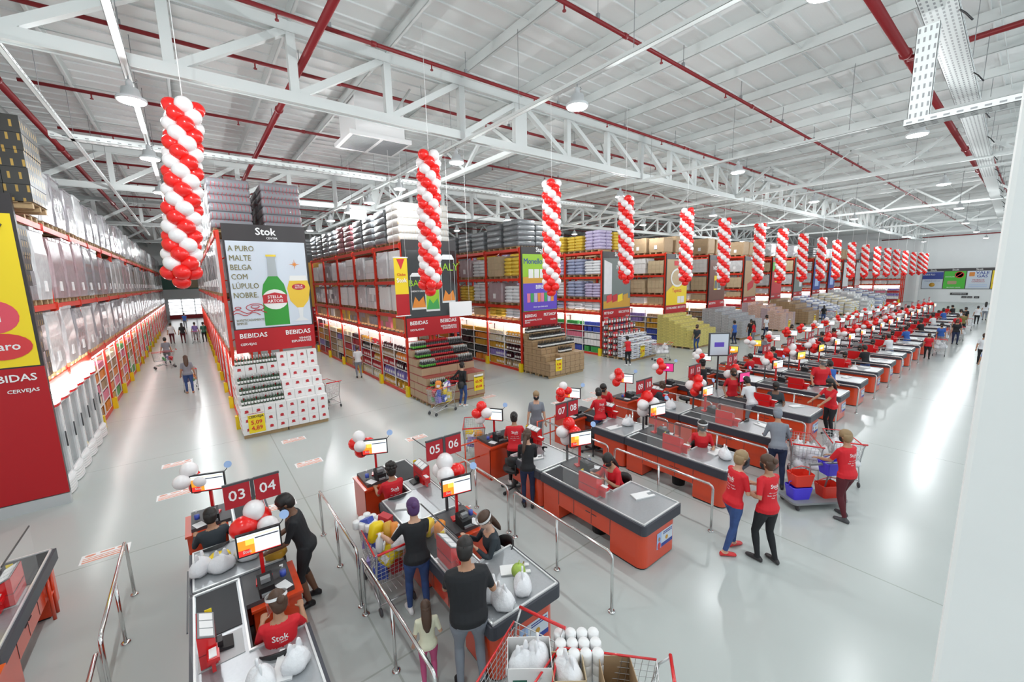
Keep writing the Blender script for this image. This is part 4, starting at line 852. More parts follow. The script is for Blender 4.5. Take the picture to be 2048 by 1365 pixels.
# floor stickers
b = MB(); b.box(-.31, .31, -.15, .15, 0, .003); SB = b.mesh('sticker_sheet', 'white')
b = MB(); b.box(-.28, .28, -.13, -.09, .003, .004); b.box(-.28, .28, -.06, -.03, .003, .004); b.box(-.28, .28, .0, .02, .003, .004); [b.prism(ell(x, .09, .07, .035, 12), .003, .004) for x in (-.2, .2)]; b.box(-.08, .1, .08, .12, .003, .004); SBR = b.mesh('red_print', 'sticker_ink')
ST = [(-.77, 13.1, 'left aisle mouth, farther one'), (-.77, 11.15, 'left aisle mouth, nearer one'), (-1.65, 9.35, 'beside the nearest handrail'), (1.87, 10.9, 'nearer of two before the beer display'), (1.87, 12.85, 'farther of two before the beer display'), (4.66, 10.6, 'before the gap right of the beer display'), (10.1, 10.25, 'left one behind checkout 09'), (11.2, 9.75, 'middle one behind checkout 09'), (12.1, 10.2, 'right one behind checkout 09'),
      (8.6, 12.6, 'under the woman in black'), (18.6, 11.4, 'before the pet food display'), (15.4, 11.7, 'between wine and pet food displays'), (19.1, 10.0, 'behind checkout 15'), (21.2, 10.9, 'before the yellow pile'), (.93, 9.1, 'under the man in black'), (11.1, 8.6, 'behind the 10 sign'), (25, 10.8, 'before the grey pile'), (1.87, 15.0+4, 'deep in the poster aisle')]
for x, y, l in ST[:-1]:
    t = thing('floor_sticker', 'white and red floor sticker %s' % l, 'floor sticker', (x, y, .0)); ob('sticker_sheet', SB, t); ob('red_print', SBR, t)
# ================= CHECKOUTS =================
LANES = [-1.95, .62, 3.16, 5.93, 8.55, 10.9, 13.15, 15.75, 18.0, 20.3, 22.5, 24.75, 26.85, 28.9, 31, 33.2, 35.4, 37.7, 40.1, 42.6, 45.1, 47.7, 50.4]
LEN = 2.3
def mir(b):
    c = MB(); c.v = [(-x, y, z) for x, y, z in b.v]; c.f = [tuple(reversed(f)) for f in b.f]; c.m = b.m; c.s = b.s; return c
def cparts():
    P = {}
    b = MB(); b.prism(rrect(-.525, .525, 0, .98, .07, 5, (0, 0, 1, 1)), .64, .80, 0, None, False); b.box(-.525, .0, .98, LEN-.005, .64, .80); P['edge_bumper'] = (b, 'bumper')
    b = MB(); b.box(-.47, .47, .055, .955, .80, .806); b.box(-.47, -.04, .955, LEN-.05, .80, .806)
    P['steel_top'] = (b, 'steel_top')
    b = MB()
    for x0, x1, y0, y1 in ((-.49, .49, .03, .055), (-.49, -.47, .03, LEN-.02), (.47, .49, .03, .98), (-.02, .49, .955, .98), (-.04, -.02, .955, LEN-.02), (-.49, -.02, LEN-.05, LEN-.02)): b.box(x0, x1, y0, y1, .80, .822)
    P['metal_rim'] = (b, 'foil')
    b = MB(); b.box(-.46, -.06, 1.42, LEN-.07, .806, .815); P['conveyor_belt'] = (b, 'belt')
    b = MB(); b.box(-.45, -.07, .99, 1.36, .806, .812); P['scanner_plate'] = (b, 'light_grey')
    b = MB(); b.prism(rrect(-.46, .46, .06, .68, .13, 6, (0, 0, 1, 1)), .03, .64, 0, None, False); b.box(-.46, -.42, .68, 1.86, .3, .64); b.box(-.42, -.06, .68, 1.86, .5, .64); b.box(-.46, -.08, 1.86, LEN-.02, .03, .64)
    b.box(.40, .46, .68, .95, .3, .64)
    P['cabinet'] = (b, 'counter_red')
    b = MB(); b.prism(rrect(-.45, .45, .08, .67, .12, 4, (0, 0, 1, 1)), 0, .03); b.box(-.44, -.1, 1.88, LEN-.04, 0, .03); P['plinth'] = (b, 'black')
    b = MB(); [b.box(-.4635, -.46, y, y+.008, .32, .62) for y in (.68, 1.08, 1.48, 1.86)]; [b.box(-.47, -.46, y-.05, y+.05, .5, .51) for y in (1.02, 1.16)]; P['panel_joint'] = (b, 'dark_grey')
    b = MB(); b.box(.06, .56, 1.62, 1.65, .0, .74); b.box(.53, .56, 1.62, LEN-.02, 0, .74); b.box(.04, .58, 1.58, LEN-.02, .74, .775); b.box(.06, .53, 1.66, LEN-.05, .2, .23); b.box(.06, .09, 1.65, LEN-.05, 0, .74); P['side_desk'] = (b, 'counter_red')
    b = MB(); b.box(.0, .5, 1.66, LEN-.04, .775, .83); P['desk_tray'] = (b, 'dark_grey')
    return P
CP = {1: {}, -1: {}}
for nm, (bb, mt) in cparts().items():
    CP[1][nm] = bb.mesh(nm, mt); CP[-1][nm] = mir(bb).mesh(nm, mt)
# sticker on the near end
b = MB(); b.box(-.22, .22, -.004, 0, 0, .27); b.box(-.22, -.1, -.006, -.004, 0, .27, 1); b.box(-.1, .22, -.006, -.004, .0, .06, 2)
b.prism(ell(-.16, .16, .028, .036, 10), 0, .003, 3, Matrix.Translation((0, -.006, 0)) @ Matrix.Rotation(R(90), 4, 'X')); b.prism(ell(-.16, .05, .045, .06, 10), 0, .003, 4, Matrix.Translation((0, -.006, 0)) @ Matrix.Rotation(R(90), 4, 'X'))
b.prism(ell(.05, .12, .035, .035, 12), 0, .003, 5, Matrix.Translation((0, -.006, 0)) @ Matrix.Rotation(R(90), 4, 'X')); [b.box(-.05, .2, -.007, -.004, z, z+.012, 6) for z in (.23, .2)]
STK = b.mesh('advert_sticker', ['poster_white', 'sky', 'navy', 'skin_tan', 'till_red', 'amber_pack', 'navy'])
def tillmesh():
    P = {}
    b = MB(); b.prism([(-.2, 0), (.2, 0), (.2, .27), (-.2, .27)], -.07, .07, 0, Matrix(((0, 0, 1, 0), (1, 0, 0, 0), (0, 1, 0, 0), (0, 0, 0, 1)))); b.add([(-.07, -.2, .27), (.07, -.2, .27), (.07, .2, .27), (-.07, .2, .27), (-.07, -.2, .34), (-.07, .2, .34)], [(0, 1, 4), (2, 3, 5), (1, 2, 5, 4), (3, 0, 4, 5)], 0); P['red_housing'] = (b, 'till_red')
    b = MB(); b.box(-.072, .072, -.2, .2, .14, .148); P['dark_seam'] = (b, 'dark_grey')
    T = Matrix.Translation((0, 0, .308)) @ Matrix.Rotation(R(26.5), 4, 'Y')
    b = MB(); b.box(-.07, .075, -.19, .19, .0, .012, 0, T); P['display_board'] = (b, 'mid_grey')
    b = MB(); [b.box(-.055, .06, -.175+.12*i, -.07+.12*i, .012, .015, 0, T) for i in range(3)]; P['price_notes'] = (b, 'paper')
    b = MB(); b.box(.02, .05, -.3, -.2, 0, .12); b.box(-.01, .09, -.33, -.2, .12, .16); b.box(.0, .08, -.36, -.16, .16, .19, 0, Matrix.Rotation(R(0), 4, 'X')); P['card_reader_arm'] = (b, 'till_red')
    b = MB(); b.box(.01, .07, -.34, -.22, .19, .2); P['keypad'] = (b, 'paper')
    b = MB(); b.box(.0, .06, .205, .21, .12, .33); P['yellow_notice'] = (b, 'yellow_sign')
    b = MB(); b.box(.08, .2, -.08, .1, .03, .06, 0, Matrix.Rotation(R(12), 4, 'Y')); b.box(.07, .12, -.05, .05, 0, .1); P['keyboard'] = (b, 'black')
    return P
TP = {1: {}, -1: {}}
for nm, (bb, mt) in tillmesh().items(): TP[1][nm] = bb.mesh(nm, mt); TP[-1][nm] = mir(bb).mesh(nm, mt)
# monitor (face toward -y, origin at foot of the pole)
b = MB(); b.box(-.235, .235, -.02, .02, -.145, .145); b.box(-.12, .12, .02, .045, -.08, .08); MBZ = b.mesh('bezel', 'black')
def scr(kind):
    b = MB(); ms = ['screen_white', 'screen_red', 'screen_orange', 'screen_yellow', 'screen_dark', 'screen_pink']
    if kind == 0:
        b.box(-.218, .218, -.023, -.02, -.128, .128, 0); b.box(-.218, -.05, -.024, -.023, -.128, .07, 2); b.box(-.218, -.1, -.0245, -.024, -.128, -.05, 1); b.box(-.14, -.05, -.0245, -.024, .0, .07, 3); b.box(-.04, .21, -.025, -.024, .06, .075, 4); b.box(-.218, .218, -.0245, -.024, .1, .105, 3)
        b.box(-.218, .218, -.025, -.024, -.128, -.118, 1)
    elif kind == 1: b.box(-.218, .218, -.023, -.02, -.128, .128, 3); b.box(-.218, .218, -.024, -.023, -.128, -.03, 2); b.box(-.1, .1, -.025, -.024, -.05, .03, 0)
    else: b.box(-.218, .218, -.023, -.02, -.128, .128, 5); b.box(-.08, .08, -.025, -.024, -.03, .03, 0)
    return b.mesh('screen', ms)
SCR = [scr(i) for i in range(3)]
b = MB(); b.box(-.02, .02, .02, .06, -.56, .02); b.box(-.09, .09, -.03, .1, -.57, -.545); MPO = b.mesh('stand', 'till_red')
b = MB(); b.tube([(.2, .02, .1), (.26, .02, .16), (.28, .02, .2)], .006, n=5); b.prism(ell(0, 0, .055, .055, 14), -.006, .006, 1, Matrix.Translation((.29, .02, .24)) @ Matrix.Rotation(R(70), 4, 'X')); MCA = b.mesh('round_mirror', ['black', 'sky'])
# receipt printer, sanitiser, chair
b = MB(); b.box(-.08, .08, -.11, .11, 0, .12); b.add([(-.08, -.11, .12), (.08, -.11, .12), (.08, .11, .12), (-.08, .11, .12), (-.08, .11, .17), (.08, .11, .17)], [(0, 1, 5, 4), (2, 3, 4, 5), (1, 2, 5), (3, 0, 4)], 0); PRN = b.mesh('printer_body', 'black')
b = MB(); b.box(-.06, .06, -.14, -.1, .02, .05); b.box(-.05, .05, -.03, .03, .14, .2, 0, Matrix.Rotation(R(8), 4, 'X')); PRP = b.mesh('receipt_roll', 'mid_grey')
b = MB(); b.lathe([(.032, 0), (.035, .01), (.035, .12), (.015, .145)], m=0, n=10); b.box(-.03, .01, -.01, .01, .17, .18, 1); b.cyl((0, 0, .145), (0, 0, .175), .008, 1); b.lathe([(.036, .03), (.036, .1)], m=2, n=10); SAN = b.mesh('sanitiser_bottle', ['clear', 'white', 'blue_pack'])
b = MB(); b.lathe([(.001, .42), (.2, .42), (.22, .45), (.2, .49), (.001, .5)], n=18); CS = b.mesh('seat', 'black')
b = MB()
rr = []
for q in range(7):
    a = R(-65+130*q/6); rr.append([(.2*math.sin(a)*(1), -.2*math.cos(a)+dz_*0-.02*(k in (1, 2)), .66+.13*math.sin(k*math.pi/2+.785)*math.cos(a)*1.2) for k, dz_ in enumerate((0, 0, 0, 0))])
b.rings(rr, 0); b.cyl((0, -.2, .4), (0, -.23, .62), .02, n=6); CBK = b.mesh('backrest', 'black')
b = MB(); b.cyl((0, 0, .06), (0, 0, .42), .03, n=8); [b.cyl((0, 0, .07), (.26*math.cos(R(72*i)), .26*math.sin(R(72*i)), .05), .018, n=5) for i in range(5)]; CBS = b.mesh('star_base', 'dark_grey')
b = MB(); b.cyl((0, -.02, .03), (0, .02, .03), .03, n=8); CWH = b.mesh('caster', 'black')
def chair(label, x, y, rz):
    t = thing('swivel_chair', label, 'chair', (x, y, 0), rz, scale=1.12); ob('seat', CS, t); ob('backrest', CBK, t); s = ob('star_base', CBS, t)
    for i in range(5): ob('caster', CWH, s, (.26*math.cos(R(72*i)), .26*math.sin(R(72*i)), 0), (0, 0, R(72*i)))
# sign post
b = MB(); b.box(-.02, .02, -.015, .015, 0, 1.25); POST = b.mesh('post', 'dark_grey')
b = MB(); b.box(-.14, .14, -.012, .012, 0, .3, 0); b.box(-.145, .145, -.014, .014, .3, .325, 1); PLT = b.mesh('number_plate', ['sign_red', 'dark_grey'])
# balloons
def balloon_mesh(mt, r=.125, n=12, k=8):
    b = MB(); prof = []
    for i in range(k+1):
        a = -math.pi/2+math.pi*i/k; z = math.sin(a); rr_ = math.cos(a)*(1-.1*(z < 0)*abs(z)); prof.append((max(rr_*r, .0005), z*r*1.1))
    b.lathe(prof, n=n); b.lathe([(.012, -r*1.22), (.003, -r*1.08)], n=6); return b.mesh('balloon', mt)
BR, BWH = balloon_mesh('balloon_red', n=16, k=10), balloon_mesh('balloon_white', n=16, k=10)
BRf, BWf = balloon_mesh('balloon_red', n=8, k=6), balloon_mesh('balloon_white', n=8, k=6)
def cluster(label, x, y, z, pat, far=False, seed=0, s=1.0):
    t = thing('balloon_cluster', label, 'balloons', (x, y, z), R(seed*37), 'balloon clusters along the checkouts')
    r_ = random.Random(seed)
    offs = [(.13, 0, 0), (-.07, .12, .02), (-.07, -.12, -.02), (.02, .02, .16), (.05, -.05, -.16)]
    for i, (a, bb, c) in enumerate(offs[:len(pat)]):
        red = pat[i] == 'r'; d = Vector((a, bb, c)).normalized()
        o = ob('balloon', (BRf if red else BWf) if far else (BR if red else BWH), t, (a*s, bb*s, c*s), scale=s*r_.uniform(.9, 1.08)); o.rotation_mode = 'QUATERNION'; o.rotation_quaternion = d.to_track_quat('Z', 'Y')
# handrails
def rail_mesh(L, mid=True):
    b = MB(); b.tube([(0, 0, 0), (0, 0, .80), (0, .02, .845), (0, .07, .87), (0, L-.07, .87), (0, L-.02, .845), (0, L, .80), (0, L, 0)], .021, n=10)
    if mid: b.cyl((0, L/2, 0), (0, L/2, .87), .02, n=10)
    return b.mesh('rail_tube', 'chrome')
b = MB(); b.lathe([(.05, 0), (.05, .012), (.03, .02)], n=12); RF = b.mesh('floor_flange', 'chrome')
RM = rail_mesh(2.1)
def handrail(label, x, y, L=2.1, me=RM):
    t = thing('steel_handrail', label, 'handrail', (x, y, 0), 0, 'steel handrails between checkout lanes'); ob('rail_tube', me, t)
    for yy in (0, L/2, L): ob('floor_flange', RF, t, (0, yy, 0))
# red tube gate
b = MB()
for z in (.45, .84): b.cyl((0, 0, z), (.92, 0, z), .017, n=8)
b.cyl((.0, 0, 0), (0, 0, .86), .02, n=8); b.cyl((.5, 0, 0), (.5, 0, .86), .017, n=8); RG = b.mesh('red_tube_gate', 'counter_red')
b = MB(); b.box(-.003, .003, -.5, .5, 0, .62); SHD = b.mesh('clear_sheet', 'clear')
b = MB(); b.box(-.006, .006, -.5, .5, .615, .63); SHE = b.mesh('dark_edge', 'dark_grey')
# bundles of bags
def crumple(seed, r=(.16, .12, .1), n=14, k=9, amp=.16):
    r_ = random.Random(seed); b = MB(); ph = [r_.uniform(0, 6) for _ in range(8)]; vs = []
    rings = []
    for i in range(k+1):
        a = -math.pi/2+math.pi*i/k; ring = []
        for j in range(n):
            t = 2*math.pi*j/n; f = 1+amp*math.sin(3*t+ph[0]+i)+amp*.7*math.sin(5*t+ph[1]-i*1.7)+amp*.5*math.sin(2*t+ph[2])*math.cos(i)+r_.uniform(-.04, .04)
            c = math.cos(a)**.7 if math.cos(a) > 0 else 0
            ring.append((r[0]*c*f, r[1]*c*f, max(0, r[2]*(1+math.sin(a))*(1+.15*math.sin(t*2+ph[3])))))
        rings.append(ring)
    b.rings(rings, 0, True)
    return b
def bagmesh(seed):
    r_ = random.Random(seed); b = MB(); ph = [r_.uniform(0, 6) for _ in range(4)]; n = 18; sx = r_.uniform(.13, .17); sy = r_.uniform(.1, .13)
    rr = []
    for z, f in ((0, .75), (.015, .95), (.06, 1.08), (.11, 1.0), (.15, .85), (.19, .62), (.215, .4), (.225, .15)):
        rr.append([(sx*f*math.cos(t)*(1+.07*math.sin(5*t+ph[0]+z*9)+.04*math.sin(9*t+ph[1]-z*20)), sy*f*math.sin(t)*(1+.07*math.sin(4*t+ph[2]-z*8)+.04*math.sin(8*t+ph[3])), z*(1+.08*math.sin(3*t+ph[1]))) for t in [2*math.pi*j/n for j in range(n)]])
    b.rings(rr, 0, True)
    for s in (-1, 1):
        b.rings([[(s*.045+cx*w_, cy*.014, z) for cx, cy in ell(0, 0, 1, 1, 6)] for w_, z in ((.05, .17), (.035, .23), (.025, .28), (.012, .3))], 0, True)
    return b.mesh('plastic_bag', 'plastic_bag')
BAG = [bagmesh(i) for i in range(5)]
b = MB(); b.prism([(-.09, -.18), (.09, -.18), (.09, .1), (.085, .2), (.04, .2), (.035, .1), (-.035, .1), (-.04, .2), (-.085, .2), (-.09, .1)], 0, .02); BND = b.mesh('bag_bundle', 'paper')
b = MB(); b.prism(rrect(-.11, .11, -.15, .15, .004), 0, .003); PAP = b.mesh('paper_sheet', 'paper')
CH_POS = {(1, 1): (.33, 4.5, 80), (1, -1): (-.14, 7.0, 95), (2, -1): (2.42, 6.6, 88), (2, 1): (2.97, 4.27, 170), (3, 1): (5.8, 4.35, 175), (4, 1): (8.36, 4.12, 215), (3, -1): (5.0, 6.45, 60)}
def unit(k, XR, y0, sx, lane, far):
    lane = 'the %s lane pair from the left' % ORD[k+1]
    cx = XR-.525; pos = 'front' if sx == 1 else 'rear'; oy = y0 if sx == 1 else y0+LEN
    t = thing('checkout_counter', 'red %s checkout counter of %s' % (pos, lane), 'checkout counter', (cx, oy, 0))
    for nm, me in CP[sx].items():
        if far and nm in ('panel_joint', 'plinth', 'desk_tray') and k > 14: continue
        ob(nm, me, t)
    if sx == 1 and k < 16: ob('advert_sticker', STK, t, (.12, .058, .22))
    tt = thing('payment_stand', 'red payment stand on the %s counter of %s' % (pos, lane), 'payment stand', (cx-sx*.36, oy+1.2 if sx == 1 else oy+1.2, .806+.016))
    for nm, me in TP[sx].items():
        if far and nm in ('keyboard', 'yellow_notice', 'dark_seam', 'keypad'): continue
        ob(nm, me, tt)
    m_ = thing('checkout_monitor', 'flat monitor at the %s desk of %s' % (pos, lane), 'monitor', (cx+sx*.22, oy+1.95, 1.4), R((-14, -6, -12, -18)[k % 4]) if sx == 1 else R((-20, -20, -24, -55, -62, -66)[min(k, 5)]))
    ob('bezel', MBZ, m_); sk = 0
    if k in (6, 8, 9): sk = (2 if k == 6 else 1)
    s_ = ob('screen', SCR[sk], m_); ob('stand', MPO, m_)
    if k < 8: ob('round_mirror', MCA, m_)
    if not far and sk == 0: text('Stok', .05, 'white', m_, (-.13, -.027, -.08), UP, .02)
    if k < 9:
        p = thing('receipt_printer', 'black receipt printer on the %s desk of %s' % (pos, lane), 'printer', (cx+sx*.22, oy+1.78, .831)); ob('printer_body', PRN, p); ob('receipt_roll', PRP, p)
        thing('sanitiser_bottle', 'blue sanitiser bottle on the %s desk of %s' % (pos, lane), 'bottle', (cx+sx*.42, oy+1.9, .831), me=SAN)
        thing('paper_sheet', 'white paper on the %s desk of %s' % (pos, lane), 'paper', (cx+sx*.4, oy+1.74, .831), R(20), me=PAP, scale=.6)
    if k < 12:
        thing('bag_bundle', 'flat white carrier bags on the %s counter of %s' % (pos, lane), 'carrier bags', (cx+sx*.22, oy+.55, .807), R((-100, -20, -120, -110)[k % 4]), me=BND)
        q = CH_POS.get((k, sx), (cx+sx*.28, oy+1.15, 95)); chair('black swivel chair at the %s till of %s' % (pos, lane), q[0], q[1], R(q[2]-90))
    if k < 6 and (sx == 1 or k in (0, 2)) :
        s_ = thing('splash_shield', 'clear shield on the %s counter of %s' % (pos, lane), 'shield', (cx-sx*.462, oy+1.25, .822)); ob('clear_sheet', SHD, s_); ob('dark_edge', SHE, s_)
for k, XR in enumerate(LANES):
    a, c = 2*k+1, 2*k+2; y0 = 3.18+(.57 if k == 0 else (.4 if k == 1 else 0)); far = k > 7; cx = XR-.525
    unit(k, XR, y0, 1, '%02d' % c, far); unit(k, XR, y0, -1, '%02d' % a, far)
    jy = y0+LEN
    t = thing('lane_sign', 'red number sign reading %02d and %02d, %s from the left' % (a, c, ORD[k+1]), 'lane sign', (cx+.24, jy+.03, .807)); ob('post', POST, t)
    for s, n_ in ((-1, a), (1, c)):
        q = ob('number_plate', PLT, t, (s*.165, -.0, .93)); text('%02d' % n_, .19, 'white', q, (0, -.014, .155), UP, .012)
        if k > 12: continue
    pats = ['rwwrw', 'rrwww', 'wwrwr', 'wrwrw', 'wwrrw', 'rwwrr', 'wrwrr'][k % 7]
    cluster('red and white balloons on the %s number sign post from the left' % ORD[k+1], cx+.24, jy-.04, 1.45+.02*(k % 3), pats, far, k+1, 1.08)
    cluster('red and white balloons at the rear desk of the %s lane pair' % ORD[k+1], cx-.42, jy+2.1, 1.45, ['rwwrr', 'rwwwr', 'rwrwr', 'rwwrw', 'rrwwr', 'rrwrr'][k % 6], far, k+50, .95)
    if 0 < k < 24:
        xr = {1: -1.16, 2: 1.39, 3: 4.0}.get(k, XR-1.8)
        yo = {1: .3}.get(k, 0)
        handrail('front steel handrail left of the %s lane pair from the left' % ORD[k+1], xr, 3.08+yo); 
        if k < 16: handrail('rear steel handrail left of the %s lane pair from the left' % ORD[k+1], xr, 5.36+yo)
    if k in (3, 4, 5): thing('tube_gate', 'red tube gate beside the rear desk of the %s lane pair from the left' % ORD[k+1], 'gate', (LANES[k]-1.93, 7.52, 0), me=RG, scale=(.9, 1, 1))
t = thing('tube_support', 'pair of red tubes standing under the belt end at the left edge counter', 'frame', (-1.98, 8.02, 0)); b = MB(); b.cyl((0, 0, 0), (0, 0, .63), .02, n=8); b.cyl((0, -.16, 0), (0, -.16, .63), .02, n=8); b.cyl((0, 0, .35), (0, -.16, .35), .015, n=8); ob('tubes', b.mesh('tubes', 'counter_red'), t)
# ================= BALLOON COLUMNS =================
COLS = [(.24, 7.47, 4.46, -.1), (4.58, 7.4, 4.13, 4.45), (8.42, 7.25, 3.95, 8.38), (11.86, 7.16, 4.2, 11.95), (15.8, 7.1, 4.04, 15.86), (19.0, 6.94, 3.92, 19.15), (22.8, 6.94, 3.94, 22.86), (25.83, 6.86, 3.86, 25.8), (29.0, 6.75, 3.86, 29.3), (32.5, 6.66, 3.84, 32.7), (35.7, 6.62, 3.87, 36.1),
        (39.5, 6.6, 3.8, 39.9), (43.5, 6.55, 3.8, 43.9), (47.5, 6.5, 3.8, 48), (51.5, 6.5, 3.8, 52), (55.5, 6.45, 3.8, 56), (60, 6.45, 3.75, 60.3), (64.5, 6.4, 3.75, 65), (69, 6.4, 3.75, 69.4), (73, 6.4, 3.75, 73.3)]
for k, (xt, zt, zb, xb) in enumerate(COLS):
    t = thing('balloon_column', 'hanging spiral column of red and white balloons, %s from the left' % ORD[k+1], 'balloon column', (xt, 8.8, zt+.6), 0, 'hanging balloon columns')
    n = int((zt-zb)/.158); pts = []
    for i in range(n+1):
        z = zt-.12-(zt-zb-.24)*i/n; x = xt+(xb-xt)*i/n
        for j in range(4):
            a = R(90*j+i*50+20*k); sw = .15
            if i == n and j > 0: continue
            if i == n: sw = 0
            pts.append((x-xt+sw*math.cos(a), sw*math.sin(a), z-zt-.6, a, 'r' if (j in (0, 2) or i >= n-1) else 'w'))
    if k < 9:
        pts2 = sorted(pts, key=lambda p: -p[1])[0:0]; near = pts; st = MB()
        # keep the 100 that show largest as parts
        near = sorted(pts, key=lambda p: p[1])[:100]; restp = sorted(pts, key=lambda p: p[1])[100:]
        for x, y, z, a, c in near:
            o = ob('balloon', (BR if c == 'r' else BWH) if k < 3 else (BRf if c == 'r' else BWf), t, (x, y, z), (0, 0, 0), (1.0, 1.0, 1.0)); o.rotation_euler = (0, R(65), a)
        if restp:
            for x, y, z, a, c in restp: st.sph((x, y, z), .125, 0 if c == 'r' else 1, 10, 6)
            o = ob('rear_balloons', st.mesh('rear_balloons', ['balloon_red', 'balloon_white']), t); o['kind'] = 'stuff'
    else:
        st = {'r': MB(), 'w': MB()}
        for x, y, z, a, c in pts: st[c].sph((x, y, z), .13, 0, 7, 5)
        ob('red_balloons', st['r'].mesh('red_balloons', 'balloon_red'), t); ob('white_balloons', st['w'].mesh('white_balloons', 'balloon_white'), t)
    b = MB(); b.cyl((0, 0, -.7), (0, 0, 10.02-zt-.6), .006, n=4); ob('cord', b.mesh('cord', 'white'), t)
# ================= PEOPLE =================
def ik(A, T, l1, l2, pole):
    A = Vector(A); T = Vector(T); d = T-A; L = d.length
    if L > (l1+l2)*.995: T = A+d*((l1+l2)*.995/L); d = T-A; L = d.length
    a = (l1*l1-l2*l2+L*L)/(2*L); h = math.sqrt(max(0, l1*l1-a*a)); u = d/L; p = Vector(pole); p = (p-u*p.dot(u)).normalized()
    return A+u*a+p*h, T
_bodies = {}
def body(H, fat, lean, seat, hands, feet, hyaw, hpitch, female, short, sleeve, clothes, vox, key=None):
    if key and key in _bodies: return _bodies[key]
    hip = seat if seat else .90
    py = 0.0; rx = R(lean)
    def up(x, y, z):    # point given relative to the hip, bent forward by the lean
        return Vector((x, -math.sin(rx)*z+math.cos(rx)*y, hip+math.cos(rx)*z+math.sin(rx)*y))
    b = MB(); sh = .165 if female else .19
    prof = [(-.12, .10, .085, 0), (-.07, .155, .115, .012), (.0, .168 if female else .16, .122, .02), (.10, .135 if female else .15, .10, .005), (.2, .135 if female else .155, .105, -.005), (.32, .15 if female else .172, .118 if not female else .125, -.012), (.42, .165 if female else .19, .105, 0), (.475, .15 if female else .175, .085, .008), (.505, .09, .062, .012), (.53, .055, .055, .012), (.62, .05, .052, .0)]
    f2 = fat
    rings = [[up(cx, cy+yo, z) for cx, cy in ell(0, 0, wx*(f2 if z < .5 else 1), dy*(f2 if z < .5 else 1), 18)] for z, wx, dy, yo in prof]
    b.rings(rings)
    neck = up(0, 0, .58); hc = up(0, -.02, .69)
    HR = Matrix.Translation(hc) @ Matrix.Rotation(R(hyaw), 4, 'Z') @ Matrix.Rotation(R(lean*.4+hpitch), 4, 'X')
    b.sph((0, .005, .015), (.074, .094, .108), T=HR, n=16, k=12); b.sph((0, -.03, -.05), (.055, .062, .068), T=HR, n=12, k=8)
    b.sph((0, -.097, -.015), (.013, .02, .02), T=HR, n=8, k=6); b.sph((0, -.088, -.055), (.022, .012, .008), T=HR, n=8, k=6)
    for s in (-1, 1): b.sph((s*.076, .005, -.01), (.01, .018, .03), T=HR, n=8, k=6)
    bones = [('head', hc, hc+Vector((0, 0, .02)), .1), ('torso', up(0, 0, -.02), up(0, 0, .45), .15)]
    for s in (-1, 1):
        S0 = up(s*sh*.95, .0, .45); Tg = Vector(hands[0 if s < 0 else 1]); E, Hd = ik(S0, Tg, .275, .25, (s*.3, .45, -.7))
        b.tube([up(s*sh*.55, 0, .455), S0, S0.lerp(E, .35), E, E.lerp(Hd, .3), Hd], [.05, .056, .047*(.6+.4*fat), .037, .038, .026], n=10)
        d = (Hd-E).normalized(); side = Vector((s, 0, 0)); side = (side-d*side.dot(d)).normalized(); nrm = d.cross(side)
        b.rings([[Hd+d*t+side*cx+nrm*cy for cx, cy in ell(0, 0, w_, .015, 8)] for t, w_ in ((-.01, .024), (.03, .036), (.085, .04), (.1, .034))])
        for q in range(4):
            o = Hd+d*.085+side*(-.028+.019*q); L = (.06, .07, .065, .05)[q]; c = nrm*(.02 if s < 0 else -.02)
            b.tube([o, o+d*L*.5+c*.4, o+d*L*.85+c*1.4], [.0095, .009, .0075], n=6)
        o = Hd+d*.03-side*.03*s*s; b.tube([o, o+d*.03-side*.025, o+d*.06-side*.03], [.012, .01, .008], n=6)
        bones += [('uarm', S0, E, .05), ('farm', E, Hd, .035), ('hand', Hd, Hd+d*.14, .04)]
        hj = Vector((s*.088, 0, hip-.03)); ft = feet[0 if s < 0 else 1]; an = Vector((ft[0], ft[1]+.03, .085+(ft[2] if len(ft) > 2 else 0)))
        K, An = ik(hj, an, .408, .396, (s*.08, -1, .15 if not seat else .6))
        b.tube([hj+Vector((0, 0, .05)), hj.lerp(K, .25), hj.lerp(K, .7), K, K.lerp(An, .3), K.lerp(An, .75), An, An-Vector((0, 0, .04))], [.09*f2, .09*f2, .066, .055, .056, .042, .037, .04], n=12)
        fd = Vector((s*.18+(ft[3] if len(ft) > 3 else 0), -1, 0)).normalized(); fs = Vector((-fd.y, fd.x, 0)); fz = An.z-.085
        b.rings([[Vector((An.x, An.y, fz))+fd*t+fs*cx*w_+Vector((0, 0, max(.0, h*(.5+.5*cz)))) for cx, cz in ell(0, 0, 1, 1, 10)] for t, w_, h in ((-.075, .025, .06), (-.05, .036, .085), (0, .038, .1), (.06, .042, .075), (.12, .046, .06), (.165, .036, .05), (.18, .018, .035))])
        bones += [('thigh', hj, K, .08), ('shin', K, An, .05), ('foot', Vector((An.x, An.y, fz+.03))-fd*.05, Vector((An.x, An.y, fz+.03))+fd*.17, .045)]
    me = b.mesh('raw', 'white'); o = bpy.data.objects.new('raw', me); C.objects.link(o)
    md = o.modifiers.new('r', 'REMESH'); md.mode = 'VOXEL'; md.voxel_size = vox; md.use_smooth_shade = True
    sm = o.modifiers.new('s', 'SMOOTH'); sm.factor = .5; sm.iterations = 2 if vox < .02 else 1
    out = bpy.data.meshes.new_from_object(o.evaluated_get(bpy.context.evaluated_depsgraph_get())); bpy.data.objects.remove(o)
    n = len(out.polygons); cen = np.empty(n*3); out.polygons.foreach_get('center', cen); cen = cen.reshape(-1, 3)
    best = np.full(n, 1e9); lab = np.zeros(n, int); par = np.zeros(n)
